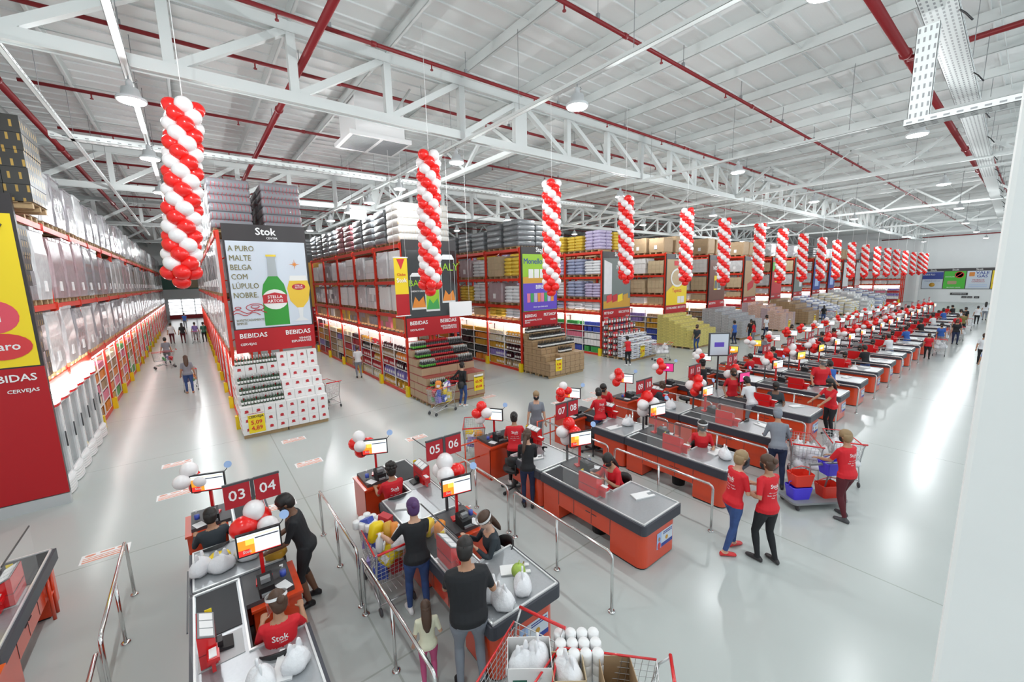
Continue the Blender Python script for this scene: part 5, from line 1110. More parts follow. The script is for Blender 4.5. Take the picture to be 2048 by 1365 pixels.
    for i, (nm, A, B_, r_) in enumerate(bones):
        A = np.array(A); B_ = np.array(B_); d = B_-A; t = np.clip(((cen-A)@d)/(d@d), 0, 1); dist = np.linalg.norm(cen-A-t[:, None]*d, axis=1)/r_
        m = dist < best; best[m] = dist[m]; lab[m] = i; par[m] = t[m]
    nm = np.array([q[0] for q in bones])[lab]
    u = np.array(up(0, 0, 1)-up(0, 0, 0)); hgt = (cen-np.array(up(0, 0, 0)))@u; ww = np.array(up(0, -1, 0)-up(0, 0, 0)); frontness = (cen-np.array(up(0, 0, 0)))@ww
    mi = np.zeros(n, int)    # 0 top 1 skin 2 bottoms 3 shoes
    nk = .495-.035*np.clip(frontness/.08, -0.2, 1)
    mi[(nm == 'head')] = 1; mi[(nm == 'torso') & (hgt > nk) & (np.abs(cen[:, 0]) < .085)] = 1
    hem = -.06 if not seat else -.02
    mi[(nm == 'torso') & (hgt < hem)] = 2; mi[(nm == 'thigh')] = 2; mi[(nm == 'thigh') & (hgt > hem) & (par < .3)] = 0
    mi[(nm == 'shin')] = 2; mi[nm == 'foot'] = 3
    mi[(nm == 'uarm') & (par > sleeve)] = 1; mi[(nm == 'farm') & (sleeve < 1)] = 1; mi[(nm == 'farm') & (par > .93)] = 1; mi[nm == 'hand'] = 1
    if short: mi[(nm == 'shin') & (par > short-1) & (par < .93)] = 1; mi[(nm == 'shin') & (par >= .93)] = 4
    else: mi[(nm == 'shin') & (par > .96)] = 4
    out.materials.clear()
    for c in clothes: out.materials.append(M[c])
    out.polygons.foreach_set('material_index', mi.astype(np.int32)); out.polygons.foreach_set('use_smooth', np.ones(n, bool)); out.name = 'body'; out.update()
    res = (out, HR, up)
    if key: _bodies[key] = res
    return res
def hairmesh(style, mt):
    b = MB()
    b.rings([[(cx, cy+.012, z) for cx, cy in ell(0, 0, a*1.0, c*1.0, 16)] for z, a, c in ((-.0, .083, .094), (.03, .09, .106), (.07, .086, .105), (.105, .067, .085), (.132, .034, .045), (.14, .005, .008))])
    b.rings([[(cx, cy+.04, z) for cx, cy in ell(0, 0, a, c, 14)] for z, a, c in ((-.1, .05, .045), (-.06, .074, .07), (0, .087, .08), (.05, .085, .078))])
    if style == 'bun': b.sph((0, .12, .05), (.045, .04, .045))
    if style == 'topbun': b.sph((0, .07, .14), (.05, .05, .045))
    if style == 'curly':
        r_ = random.Random(3); [b.sph((.075*math.cos(a)*math.cos(e), .02+.09*math.sin(a)*math.cos(e), .04+.095*math.sin(e)), r_.uniform(.035, .05), n=8, k=5) for a in [k*.7 for k in range(9)] for e in (.2, .8, 1.4) if math.sin(a) > -.55 or e > .5]
    if style in ('long', 'pony'):
        w_ = .085 if style == 'long' else .04
        b.rings([[(cx, cy+yy, z) for cx, cy in ell(0, 0, w_*f, .04*f, 10)] for z, f, yy in ((.08, .8, .06), (0, 1, .075), (-.1, 1.05, .095), (-.2, 1.0, .11), (-.3, .8, .12), (-.38, .35, .125))])
    return b.mesh('hair', mt)
_hair = {}
b = MB(); [b.rings([[(.07*math.sin(a)*f, -.005-.078*math.cos(a)*f-(.012 if z < -.03 else 0), z) for a in [R(q) for q in range(-75, 76, 15)]]+[(.066*math.sin(a)*f, .003-.074*math.cos(a)*f, z) for a in [R(q) for q in range(75, -76, -15)]] for z, f in ((-.105, .75), (-.08, 1.03), (-.04, 1.14), (-.01, 1.12))])]; MASKM = b.mesh('face_mask', 'cloth_black')
b = MB()
for s in (-1, 1): b.sph((s*.032, -.083, .018), (.013, .007, .006), n=8, k=5)
EYES = b.mesh('eyes', 'header')
b = MB(); pts = [(R(q)) for q in range(-100, 101, 20)]
b.rings([[(.105*math.sin(a), -.01-.115*math.cos(a), z) for a in pts]+[(.103*math.sin(a), -.01-.113*math.cos(a), z) for a in reversed(pts)] for z in (-.12, .06)]); SHIELD = b.mesh('face_shield', 'clear')
b = MB(); b.rings([[(.108*math.sin(R(q)), .0-.118*math.cos(R(q)), z) for q in range(0, 360, 20)] for z in (.055, .085)], caps=False); b.rings([[(.1*math.sin(R(q)), .0-.11*math.cos(R(q)), z) for q in range(0, 360, 20)] for z in (.085, .055)], caps=False); BAND = b.mesh('shield_band', 'white')
def person(label, x, y, heading, H=1.68, fat=1.0, lean=0, seat=None, hands=((-.26, -.05, .82), (.26, -.05, .82)), feet=((-.1, 0), (.1, 0)), hyaw=0, hpitch=0, female=True, short=0, sleeve=.8,
           clothes=('shirt_red', 'skin_light', 'denim', 'black', 'black'), hair=('bun', 'hair_black'), mask=True, shield=False, vox=.013, key=None, group=None, print_=False, z=0, extra=None):
    cl = tuple(clothes)+(clothes[3],)*(5-len(clothes))
    me, HR, up = body(H, fat, lean, seat, hands, feet, hyaw, hpitch, female, short, sleeve, cl, vox, key)
    s = H/1.70
    t = thing('person', label, 'person', (x, y, z), R(heading+90), group, me=me, scale=s)
    if hair:
        if hair not in _hair: _hair[hair] = hairmesh(*hair)
        o = ob('hair', _hair[hair], t); o.matrix_local = HR
    for nm, m_, c in (('face_mask', MASKM, mask), ('eyes', EYES, True), ('face_shield', SHIELD, shield), ('shield_band', BAND, shield)):
        if c: o = ob(nm, m_, t); o.matrix_local = HR
    if print_:
        bv = BVHTree.FromPolygons([v.co for v in me.vertices], [p.vertices[:] for p in me.polygons])
        k = ('print', id(me))
        if k not in _tc:
            pb = MB()
            for txt_, sz, zz, xx in (('Stok', .085, .37, 0), ('CENTER', .022, .325, .03), ('dori  soya  nestlé', .026, .27, 0), ('Seda  Omo  Fugini', .028, .225, .0), ('Camil', .024, .185, -.02)):
                tm_ = text_mesh(txt_, sz, 'white', .02, 0); vs = []
                for v in tm_.vertices:
                    # letters run across the back, seen from behind: reading direction is the wearer's left to right
                    p = up(0, .35, 0); q = up(-(v.co.x+xx), .4, zz+v.co.y); d = (up(0, 0, 0)-up(0, 1, 0))
                    h = bv.ray_cast(q, d)
                    vs.append(h[0]-d*.004 if h[0] is not None else q+d*.28)
                pb.add(vs, [tuple(p_.vertices) for p_ in tm_.polygons], 0)
            _tc[k] = pb.mesh('shirt_print', 'white')
        ob('shirt_print', _tc[k], t)
    return t
TYPE = ((-.17, -.38, 1.0), (.17, -.38, 1.0))        # hands forward at counter height
SEATH = ((-.2, -.46, .82), (.2, -.42, .82)); SEATF = ((-.12, -.3), (.12, -.3))
BK = ('shirt_red', 'skin_tan', 'cloth_black', 'black')
person('cashier in red lettered shirt seated at till 04, white face shield', .33, 4.46, 80, 1.64, 1.08, 8, .56, SEATH, SEATF, 25, 12, clothes=BK, hair=('bun', 'hair_brown'), mask=False, shield=True, vox=.011, print_=True)
person('man in black shirt and black shorts standing at the counter of till 04', .86, 5.92, 170, 1.71, 1.1, 14, None, ((-.14, -.42, .98), (.1, -.42, .98)), ((-.1, .04), (.1, -.05)), 0, 25, False, 1.05, .95, ('cloth_black', 'skin_dark', 'cloth_black', 'black', 'black'), ('short', 'hair_black'), True, vox=.011)
person('dark dressed cashier seated behind the 03 sign', -.14, 7.0, 95, 1.62, 1.05, 5, .55, SEATH, SEATF, -10, 10, clothes=('cloth_charcoal', 'skin_tan', 'denim_dark', 'black'), hair=('short', 'hair_black'), sleeve=2, vox=.016)
person('cashier with curly black hair and red lettered shirt at till 05', 2.42, 6.62, 88, 1.62, 1.22, 4, .58, SEATH, SEATF, 0, 8, clothes=BK, hair=('curly', 'hair_black'), vox=.011, print_=True)
person('woman in black top and blue jeans unloading a full cart at till 06', 1.98, 4.72, 75, 1.63, 1.08, 6, None, ((-.1, -.42, 1.12), (.42, -.34, 1.12)), ((-.09, .03), (.13, -.1)), 5, 14, clothes=('cloth_black', 'skin_light', 'denim', 'white'), hair=('bun', 'cap_purple'), vox=.011)
person('heavy man in black shirt and grey trousers standing at counter 06', 1.98, 3.42, 65, 1.74, 1.3, 6, None, ((-.3, -.28, 1.0), (.2, -.4, 1.02)), ((-.12, 0), (.12, 0)), -15, 18, False, 0, .8, ('cloth_black', 'skin_tan', 'cloth_grey', 'black'), ('short', 'hair_black'), vox=.012)
person('small child with long brown hair and pink trousers beside the front handrail', 1.62, 3.72, 70, 1.05, 1.0, 0, None, ((-.2, -.2, 1.0), (.24, -.1, .85)), ((-.09, 0), (.1, .03)), 0, 5, clothes=('cloth_cream', 'skin_light', 'cloth_pink', 'white'), hair=('long', 'hair_brown'), mask=False, vox=.014)
person('cashier in dark jacket with long hair and face shield at till 06', 2.97, 4.28, 170, 1.66, 1.0, 12, .60, ((-.2, -.36, .98), (.12, -.36, .98)), SEATF, 20, 22, clothes=('cloth_charcoal', 'skin_light', 'cloth_black', 'black'), hair=('long', 'hair_brown'), mask=False, shield=True, sleeve=2, vox=.011)
person('woman in black jacket and dark jeans with long ponytail at counter 07', 4.82, 5.78, 50, 1.56, .95, 6, None, ((-.12, -.36, .98), (.14, -.36, .98)), ((-.09, .02), (.09, -.02)), -20, 20, clothes=('cloth_black', 'skin_light', 'denim_dark', 'black'), hair=('pony', 'hair_brown'), sleeve=2, vox=.011)
person('cashier in red lettered shirt and black trousers standing at till 07', 5.2, 6.66, 55, 1.6, 1.12, 8, None, ((-.3, -.4, 1.08), (.2, -.38, .98)), ((-.12, 0), (.12, 0)), -10, 10, clothes=('shirt_red', 'skin_tan', 'cloth_black', 'white'), hair=('bun', 'hair_black'), vox=.012, print_=True)
person('cashier with black ponytail and red shirt bending at till 08', 5.78, 4.35, 175, 1.66, 1.05, 22, .66, ((-.2, -.42, .98), (.1, -.4, .96)), SEATF, 5, 25, clothes=BK, hair=('pony', 'hair_black'), vox=.011, print_=True)
person('cashier in red lettered shirt and blue jeans standing at till 09', 8.1, 6.7, 75, 1.6, 1.1, 6, None, ((-.36, -.36, 1.05), (.2, -.38, .98)), ((-.12, 0), (.12, 0)), -15, 12, clothes=('shirt_red', 'skin_tan', 'denim', 'black'), hair=('short', 'hair_black'), vox=.013, print_=True)
person('worker in red shirt leaning over the payment stand behind the jeans cashier', 9.05, 7.15, 185, 1.62, 1.05, 28, None, ((-.2, -.42, 1.0), (.2, -.42, .98)), ((-.1, 0), (.1, 0)), 0, 15, clothes=BK, hair=('short', 'hair_black'), vox=.015)
person('cashier with face shield and red shirt seated at till 10 facing the camera', 8.36, 4.12, 215, 1.62, 1.0, 4, .66, ((-.3, -.25, .86), (.2, -.3, .92)), SEATF, 0, 5, clothes=BK, hair=('long', 'hair_black'), shield=True, vox=.012)
person('blonde woman in red shirt, blue jeans and red flat shoes', 6.46, 2.62, -32, 1.73, 1.05, 6, None, ((-.1, -.34, 1.06), (.12, -.36, 1.08)), ((-.08, .12), (.12, -.16)), 5, 8, clothes=('shirt_red', 'skin_light', 'denim', 'till_red', 'skin_light'), hair=('short', 'hair_blond'), vox=.010, print_=True)
person('woman in red shirt, black leggings and dark sneakers facing the blonde woman', 6.66, 2.2, 72, 1.72, 1.05, 3, None, ((-.12, -.3, 1.1), (.22, -.2, 1.12)), ((-.1, .08), (.1, -.06)), 10, 5, clothes=('shirt_red', 'skin_tan', 'cloth_black', 'header', 'cloth_black'), hair=('bun', 'hair_brown'), vox=.010, print_=True)
person('man in red shirt and maroon trousers pushing carts', 8.95, 1.74, 70, 1.66, 1.08, 6, None, ((-.2, -.42, 1.05), (.16, -.42, 1.05)), ((-.11, -.08), (.11, .08)), 0, 8, False, clothes=('shirt_red', 'skin_tan', 'maroon', 'dark_grey'), hair=('short', 'hair_blond'), vox=.011, print_=True)
person('shopper in pale grey shirt and dark jeans bending over the bag cart', 9.35, 2.98, 30, 1.66, 1.0, 20, None, ((-.2, -.42, 1.0), (.2, -.42, 1.0)), ((-.1, .1), (.1, -.08)), 0, 12, clothes=('cloth_grey', 'skin_tan', 'denim_dark', 'black'), hair=('short', 'cloth_grey'), sleeve=2, vox=.014)
person('person in white blouse and grey skirt leaning at counter 14', 12.2, 4.6, 60, 1.6, 1.1, 25, None, ((-.2, -.45, .98), (.2, -.42, .98)), ((-.1, 0), (.1, 0)), 0, 15, short=1.0, clothes=('cloth_white', 'skin_tan', 'cloth_grey', 'black'), hair=('short', 'hair_black'), vox=.015)
person('worker with long black hair, red shirt and tied jacket packing at counter 14', 13.45, 3.1, 150, 1.62, 1.0, 8, None, ((-.2, -.46, 1.02), (.12, -.46, 1.0)), ((-.1, .03), (.1, -.03)), 0, 12, clothes=BK, hair=('long', 'hair_black'), vox=.013)
person('cashier in charcoal jacket seated at till 11 facing away', 10.75, 6.5, 65, 1.64, 1.15, 5, .6, SEATH, SEATF, 0, 5, clothes=('cloth_charcoal', 'skin_tan', 'cloth_black', 'black'), hair=('bun', 'hair_brown'), sleeve=2, vox=.016)
person('person with curly black hair and jeans standing behind the 11 12 sign', 13.3, 6.6, 80, 1.62, 1.1, 4, None, TYPE, ((-.1, 0), (.1, 0)), 0, 8, clothes=('cloth_black', 'skin_tan', 'denim', 'black'), hair=('curly', 'hair_black'), vox=.016)
person('cashier in charcoal shirt seated at till 14', 12.95, 4.3, 200, 1.66, 1.2, 5, .62, SEATH, SEATF, 0, 18, clothes=('cloth_charcoal', 'skin_dark', 'cloth_black', 'black'), hair=('short', 'hair_black'), vox=.016)
person('worker in red vest standing behind the 13 14 sign', 12.6, 5.35, 230, 1.66, 1.0, 2, None, ((-.24, -.1, .9), (.24, -.1, .9)), ((-.1, 0), (.1, 0)), 0, 0, clothes=BK, hair=('short', 'hair_brown'), vox=.016)
person('large worker in red shirt with face shield standing at counter 16', 15.85, 4.0, 225, 1.72, 1.2, 2, None, ((-.35, -.2, .95), (.35, -.2, .95)), ((-.12, 0), (.12, 0)), 0, 0, False, clothes=BK, hair=('short', 'hair_brown'), shield=True, vox=.016)
person('shopper in black jacket and jeans pulling a full cart at the energy display', 7.25, 12.25, 20, 1.6, 1.0, 2, None, ((-.1, .0, .9), (.52, .12, 1.02)), ((-.1, 0), (.1, .03)), 0, 0, clothes=('cloth_black', 'skin_light', 'denim', 'white', 'skin_light'), hair=('bun', 'hair_black'), sleeve=2, vox=.015)
person('worker in red sleeveless vest reaching into the pet food display', 17.0, 12.3, 70, 1.5, 1.1, 10, None, TYPE, ((-.12, 0), (.12, 0)), 0, 10, sleeve=.1, clothes=('shirt_red', 'skin_tan', 'cloth_black', 'white'), hair=('bun', 'hair_black'), vox=.018)
person('man in dark shirt and jeans standing by the yellow carton pile', 22.9, 11.85, 175, 1.6, 1.1, 0, None, ((-.26, -.05, .85), (.2, -.25, .95)), ((-.1, 0), (.1, 0)), 0, 0, False, clothes=('cloth_charcoal', 'skin_tan', 'denim', 'black'), hair=('short', 'hair_brown'), vox=.02)
FW = ((-.25, -.1, .82), (.25, -.1, .82)); FF = ((-.1, .05), (.1, -.05))
far = [('person in navy clothes beside the grey carton pile', 27.2, 11.6, 80, 1.5, ('cloth_blue', 'skin_tan', 'denim_dark', 'black'), ('short', 'hair_black')), ('person in dark clothes walking between the grey and rosy piles', 28.6, 11.2, 200, 1.5, ('cloth_black', 'skin_tan', 'denim_dark', 'black'), ('short', 'hair_black')),
       ('woman in red top and grey trousers holding a cart before the grey pile', 28.2, 10.85, 100, 1.45, ('shirt_red', 'skin_tan', 'cloth_grey', 'black'), ('long', 'hair_black')), ('stout man in white shirt and dark jeans beside the rosy pile', 31.0, 11.2, 250, 1.6, ('cloth_white', 'skin_tan', 'denim_dark', 'black'), ('short', 'hair_black')),
       ('person in dark shirt with a cart before the cream pile', 43.9, 11.3, 20, 1.5, ('cloth_black', 'skin_tan', 'denim', 'black'), ('long', 'hair_black')), ('woman in white shirt and grey trousers browsing the energy banner rack', 5.85, 19.4, 80, 1.55, ('cloth_white', 'skin_tan', 'cloth_grey', 'black'), ('short', 'hair_brown')),
       ('person in pale grey clothes standing behind till 07', 6.75, 7.7, 230, 1.6, ('cloth_grey', 'skin_light', 'cloth_grey', 'black'), ('short', 'hair_blond')), ('shopper in grey top and blue jeans pushing a cart down the left aisle', -.5, 21.7, 92, 1.62, ('cloth_grey', 'skin_tan', 'denim', 'skin_tan'), ('long', 'hair_brown')),
       ('shopper in grey clothes turning a cart in the left aisle', -1.5, 30.5, 100, 1.62, ('cloth_grey', 'skin_tan', 'cloth_charcoal', 'black'), ('short', 'hair_black')), ('person in white shirt and maroon trousers deep in the left aisle', -1.6, 42, 90, 1.66, ('cloth_white', 'skin_tan', 'maroon', 'black'), ('short', 'hair_black')),
       ('person in black shirt and maroon trousers deep in the left aisle', -.9, 41.5, 90, 1.62, ('cloth_black', 'skin_tan', 'maroon', 'black'), ('long', 'hair_black')), ('person in dark green walking on the right of the left aisle', .45, 41, 95, 1.62, ('teal_dark', 'skin_tan', 'cloth_black', 'black'), ('short', 'hair_black')),
       ('person in violet shirt with a white cart in the left aisle', -.1, 41.8, 80, 1.6, ('violet_pack', 'skin_tan', 'maroon', 'black'), ('short', 'hair_black')), ('person in blue shirt at the end of the left aisle', -.9, 57, 90, 1.62, ('cloth_blue', 'skin_tan', 'cloth_grey', 'black'), ('short', 'hair_black')),
       ('person in white shirt and dark trousers standing by the front column', 28.9, 1.2, 190, 1.45, ('cloth_white', 'skin_tan', 'cloth_black', 'black'), ('short', 'hair_brown')), ('person in bright blue shirt half hidden by the front column', 24.85, .86, 175, 1.4, ('cloth_blue', 'skin_tan', 'cloth_black', 'black'), ('short', 'hair_black')),
       ('worker in red shirt and black trousers at the end of counter 26', 28.9, 3.0, 185, 1.3, BK, ('short', 'hair_brown')), ('shopper in blue shirt beside a cart full of bags', 33.3, 3.0, 170, 1.4, ('cloth_blue', 'skin_tan', 'cloth_grey', 'black'), ('curly', 'hair_black')), ('shopper in dark clothes beside the second bag cart', 35.5, 2.6, 190, 1.5, ('cloth_black', 'skin_tan', 'denim_dark', 'black'), ('long', 'hair_brown')),
       ('worker in red at the far packing end', 39.5, 2.9, 180, 1.5, BK, ('short', 'hair_black')), ('shopper in olive shirt at the far packing end', 41.5, 2.8, 180, 1.5, ('olive_text', 'skin_tan', 'cloth_black', 'black'), ('short', 'hair_black')), ('person in white top and black trousers near the far wall', 49.3, 2.6, 0, 1.45, ('cloth_white', 'skin_tan', 'cloth_black', 'black'), ('short', 'hair_black')),
       ('person in white shirt at the far counter by the column', 52, 1.9, 0, 1.55, ('cloth_white', 'skin_tan', 'denim', 'black'), ('short', 'hair_black')), ('person in white shirt at the far counter, inner one', 53.5, 2.4, 0, 1.55, ('cloth_white', 'skin_tan', 'cloth_grey', 'black'), ('long', 'hair_black')),
       ('dark dressed shopper in the far checkout crowd', 46, 3.0, 150, 1.55, ('cloth_black', 'skin_tan', 'denim_dark', 'black'), ('short', 'hair_black')), ('shopper in white among the far carts', 44.2, 3.1, 120, 1.5, ('cloth_white', 'skin_tan', 'denim', 'black'), ('long', 'hair_black')),
       ('red dressed person in front of the far right rack', 66, 13.2, 100, 1.6, ('shirt_red', 'skin_tan', 'shirt_red', 'black'), ('short', 'hair_black')), ('dark dressed person before the pale blue pile', 61.8, 12.5, 60, 1.7, ('cloth_charcoal', 'skin_tan', 'cloth_charcoal', 'black'), ('short', 'hair_black')),
       ('shopper in grey shirt waiting behind the checkouts, middle of the row', 21.6, 7.9, 200, 1.5, ('cloth_grey', 'skin_tan', 'denim_dark', 'black'), ('short', 'hair_black')), ('shopper in black waiting behind the checkouts past the grey one', 27.0, 8.4, 220, 1.5, ('cloth_black', 'skin_tan', 'denim_dark', 'black'), ('long', 'hair_black'))]
for lab, x, y, hd, H, cl, hr in far:
    person(lab, x, y, hd, H, 1.05, 3, None, FW, FF, 0, 4, clothes=cl, hair=hr, vox=.022, sleeve=.8, key=('far', cl))
# cashiers along the rest of the row
for k in range(7, 23):
    XR = LANES[k]; cx = XR-.525; y0 = 3.18
    if k > 7: person('cashier in red shirt at the front till of the %s lane pair from the left' % ORD[k+1], cx+.28, y0+1.15, 185, 1.58, 1.1, 8, .64, SEATH, SEATF, 0, 12, clothes=BK, hair=('short', 'hair_black'), vox=.022, key='fc')
    if k % 4 != 3: person('%s cashier at the rear till of the %s lane pair from the left' % ('red shirted' if k % 3 else 'charcoal dressed', ORD[k+1]), cx-.28, y0+LEN+1.15, 70, 1.58, 1.1, 5, .62, SEATH, SEATF, 0, 8, clothes=BK if k % 3 else ('cloth_charcoal', 'skin_tan', 'cloth_black', 'black'), hair=('short', 'hair_black'), vox=.022, key='rc%d' % (k % 3 > 0))
    if k % 2 == 0: person('shopper in %s at the front counter of the %s lane pair from the left' % (('white', 'black', 'blue')[k % 3], ORD[k+1]), XR-1.35, 3.9, 50, 1.5, 1.1, 10, None, TYPE, FF, 0, 10, clothes=(('cloth_white', 'cloth_black', 'cloth_blue')[k % 3], 'skin_tan', 'denim', 'black'), hair=('short', 'hair_black'), vox=.022, key='sh%d' % (k % 3))
# ================= CARTS, BAGS, LOOSE THINGS =================
def cart_parts():
    P = {}; L, W, Wf = .86, .54, .40; zb, zt, zr = .42, .92, 1.0
    def P3(t, s, z):    # t 0 rear .. 1 front; s -1..1
        w_ = (W+(Wf-W)*t)/2; k = (z-zb)/(zt-zb); y = -L/2+L*t
        y = y+(-.0 if t < .5 else .06*k)+(.08*(1-k) if t < .5 else 0)
        return (s*w_*(.86+.14*k), y, z)
    b = MB(); r_ = .0035
    for k in range(9):
        z = zb+(zt-zb)*k/8; q = [P3(0, -1, z), P3(1, -1, z), P3(1, 1, z), P3(0, 1, z), P3(0, -1, z)]
        for i in range(4): b.cyl(q[i], q[i+1], .006 if k in (0, 8) else r_, n=5, caps=False)
    for i in range(15):
        t = i/14
        for s in (-1, 1): b.cyl(P3(t, s, zb), P3(t, s, zt), r_, n=4, caps=False)
    for i in range(9):
        s = -1+2*i/8
        for t in (0, 1): b.cyl(P3(t, s, zb), P3(t, s, zt), r_, n=4, caps=False)
        b.cyl(P3(0, s, zb), P3(1, s, zb), r_, n=4, caps=False)
    P['wire_basket'] = (b, 'wire')
    b = MB()
    for s in (-1, 1):
        b.tube([(s*.25, -L/2-.12, zr), (s*.25, -L/2-.02, .9), (s*.24, -L/2+.1, .45), (s*.24, -L/2+.02, .14)], .012, n=7)
        b.tube([(s*.24, -L/2+.02, .14), (s*.2, .0, .2), (s*.17, L/2+.02, .14)], .012, n=7); b.tube([(s*.24, -L/2+.12, .42), (s*.2, 0, .3), (s*.17, L/2-.1, .16)], .01, n=6)
    b.cyl((-.24, -L/2+.02, .16), (.24, -L/2+.02, .16), .01, n=6); b.cyl((-.17, L/2, .16), (.17, L/2, .16), .01, n=6)
    [b.cyl((-.2+.08*i, -.3, .2), (-.15+.06*i, .35, .19), .004, n=4) for i in range(6)]
    P['frame'] = (b, 'wire')
    b = MB(); b.cyl((-.27, -L/2-.12, zr), (.27, -L/2-.12, zr), .017, n=10); P['handle'] = (b, 'till_red')
    b = MB(); q = [P3(0, -1, zt), P3(1, -1, zt), P3(1, 1, zt), P3(0, 1, zt)]
    for i in (0, 1, 2): b.cyl(q[i], q[i+1], .011, n=7)
    P['red_rim'] = (b, 'till_red')
    return {k: v[0].mesh(k, v[1]) for k, v in P.items()}
CA = cart_parts()
b = MB(); b.lathe([(.001, -.014), (.055, -.014), (.06, 0), (.055, .014), (.001, .014)], n=14, T=Matrix.Rotation(R(90), 4, 'Y')); WHL = b.mesh('wheel', 'dark_grey')
def cart(label, x, y, heading, s=1.0):
    t = thing('shopping_cart', label, 'shopping cart', (x, y, 0), R(heading-90), 'shopping carts', scale=s)
    for k, m_ in CA.items(): ob(k, m_, t)
    for (a, c) in ((-.24, -.41), (.24, -.41), (-.17, .43), (.17, .43)): ob('wheel', WHL, t, (a, c, .062))
    return t
def local(x, y, heading, dx, dy):
    a = R(heading-90); return x+dx*math.cos(a)-dy*math.sin(a), y+dx*math.sin(a)+dy*math.cos(a)
GR = []
for i, mt in enumerate(('orange_pack', 'blue_pack', 'green_pack', 'yellow', 'label_red', 'white', 'amber_pack', 'violet_pack')):
    b = MB()
    if i % 3 == 0: b.rings([[(cx*f, cy*f, z) for cx, cy in rrect(-.09, .09, -.06, .06, .03, 2)] for z, f in ((0, .8), (.02, 1), (.2, 1), (.24, .6))])
    elif i % 3 == 1: b.box(-.08, .08, -.05, .05, 0, .2)
    else: b.lathe([(.04, 0), (.045, .02), (.045, .15), (.02, .2), (.018, .24)], n=10)
    b.box(-.05, .05, -.064, -.05, .05, .13, 1); GR.append(b.mesh('grocery', [mt, 'white']))
GN = ('orange bag', 'blue box', 'green bottle', 'yellow bag', 'red box', 'white bottle', 'amber bag', 'violet box')
def load_cart(where, x, y, heading, kind, n=9, s=1.0, seed=0):
    r_ = random.Random(seed)
    for i in range(n):
        lay = i//6; dx, dy = ((i % 2)-.5)*.22+r_.uniform(-.03, .03), ((i//2) % 3-1)*.24+r_.uniform(-.03, .03)
        px, py = local(x, y, heading, dx*s, dy*s)
        if kind == 'bags': thing('plastic_bag', 'white bag in the '+where, 'plastic bag', (px, py, (.43+.22*lay)*s), r_.uniform(0, 6), 'white plastic bags in '+where, me=BAG[i % 5], scale=s*1.1)
        else:
            j = (i*3+seed) % 8; o = thing('grocery_item', '%s in the %s' % (GN[j], where), 'grocery', (px, py, (.43+.2*lay)*s), r_.uniform(0, 6), 'groceries in '+where, me=GR[j], scale=s*1.15); o.rotation_euler = (r_.uniform(-.5, .5), r_.uniform(-.5, .5), r_.uniform(0, 6))
cart('full shopping cart between the handrail and the woman in jeans', 1.78, 5.42, 90); load_cart('full cart at counter 06', 1.78, 5.42, 90, 'mix', 18, 1.0, 1)
thing('tissue_pack', 'white quilted tissue pack on top of the full cart at counter 06', 'tissue pack', (1.72, 5.72, .9), R(30), me=(lambda b: ([b.lathe([(.05, 0), (.055, .01), (.055, .1), (.05, .11)], (-.11+.11*i, -.17+.115*j, 0), n=10) for i in range(3) for j in range(4)], b.mesh('tissue_pack', 'white'))[1])(MB()))
thing('plastic_bag', 'white plastic bag in the near end of the full cart at counter 06', 'plastic bag', (1.9, 5.12, .83), 1, me=BAG[1])
cart('shopping cart with a white carton at the bottom edge of the picture', 1.98, 2.62, 200); cart('shopping cart holding brown boxes at the bottom edge of the picture', 2.58, 2.0, 128)
def openbox(label, x, y, z, rz, w_, d_, h, mts, name='open_carton'):
    t = thing(name, label, 'box', (x, y, z), R(rz)); b = MB()
    b.box(-w_/2, w_/2, -d_/2, d_/2, 0, .006); b.box(-w_/2, -w_/2+.006, -d_/2, d_/2, 0, h); b.box(w_/2-.006, w_/2, -d_/2, d_/2, 0, h); b.box(-w_/2, w_/2, -d_/2, -d_/2+.006, 0, h); b.box(-w_/2, w_/2, d_/2-.006, d_/2, 0, h)
    ob('box_walls', b.mesh('box_walls', mts[0]), t); return t
t = openbox('white open carton with a green mark full of bags, bottom of the picture', 2.16, 2.62, .6, -38, .42, .34, .36, ['carton_white'])
b = MB(); b.box(-.16, -.03, -.174, -.17, .08, .24); ob('green_mark', b.mesh('green_mark', 'teal_dark'), t); text('Boreda', .07, 'header', t, (.11, -.175, .17), UP, .01)
t = openbox('brown open carton holding white bags, bottom of the picture', 2.36, 2.3, .62, -38, .3, .3, .32, ['carton_light'])
for i, (x, y, z) in enumerate(((2.1, 2.66, .75), (2.24, 2.6, .77), (2.36, 2.3, .76))): thing('plastic_bag', ('white bag in the left of the white open carton', 'white bag in the right of the white open carton', 'white bag with upright handles in the brown open carton')[i], 'plastic bag', (x, y, z), R(40*i), me=BAG[i], scale=1.05)
openbox('empty brown carton at the bottom right of the carts', 2.7, 2.0, .62, -38, .3, .28, .3, ['carton'])
b = MB(); [b.lathe([(.05, 0), (.058, .01), (.058, .1), (.05, .115)], (-.17+.115*i, -.12+.115*j, .115*k), n=12) for i in range(4) for j in range(3) for k in range(3)]; thing('tissue_pack', 'tall white pack of tissue rolls beside the open cartons', 'tissue pack', (2.62, 2.42, .6), R(-38), me=b.mesh('tissue_pack', 'white'))
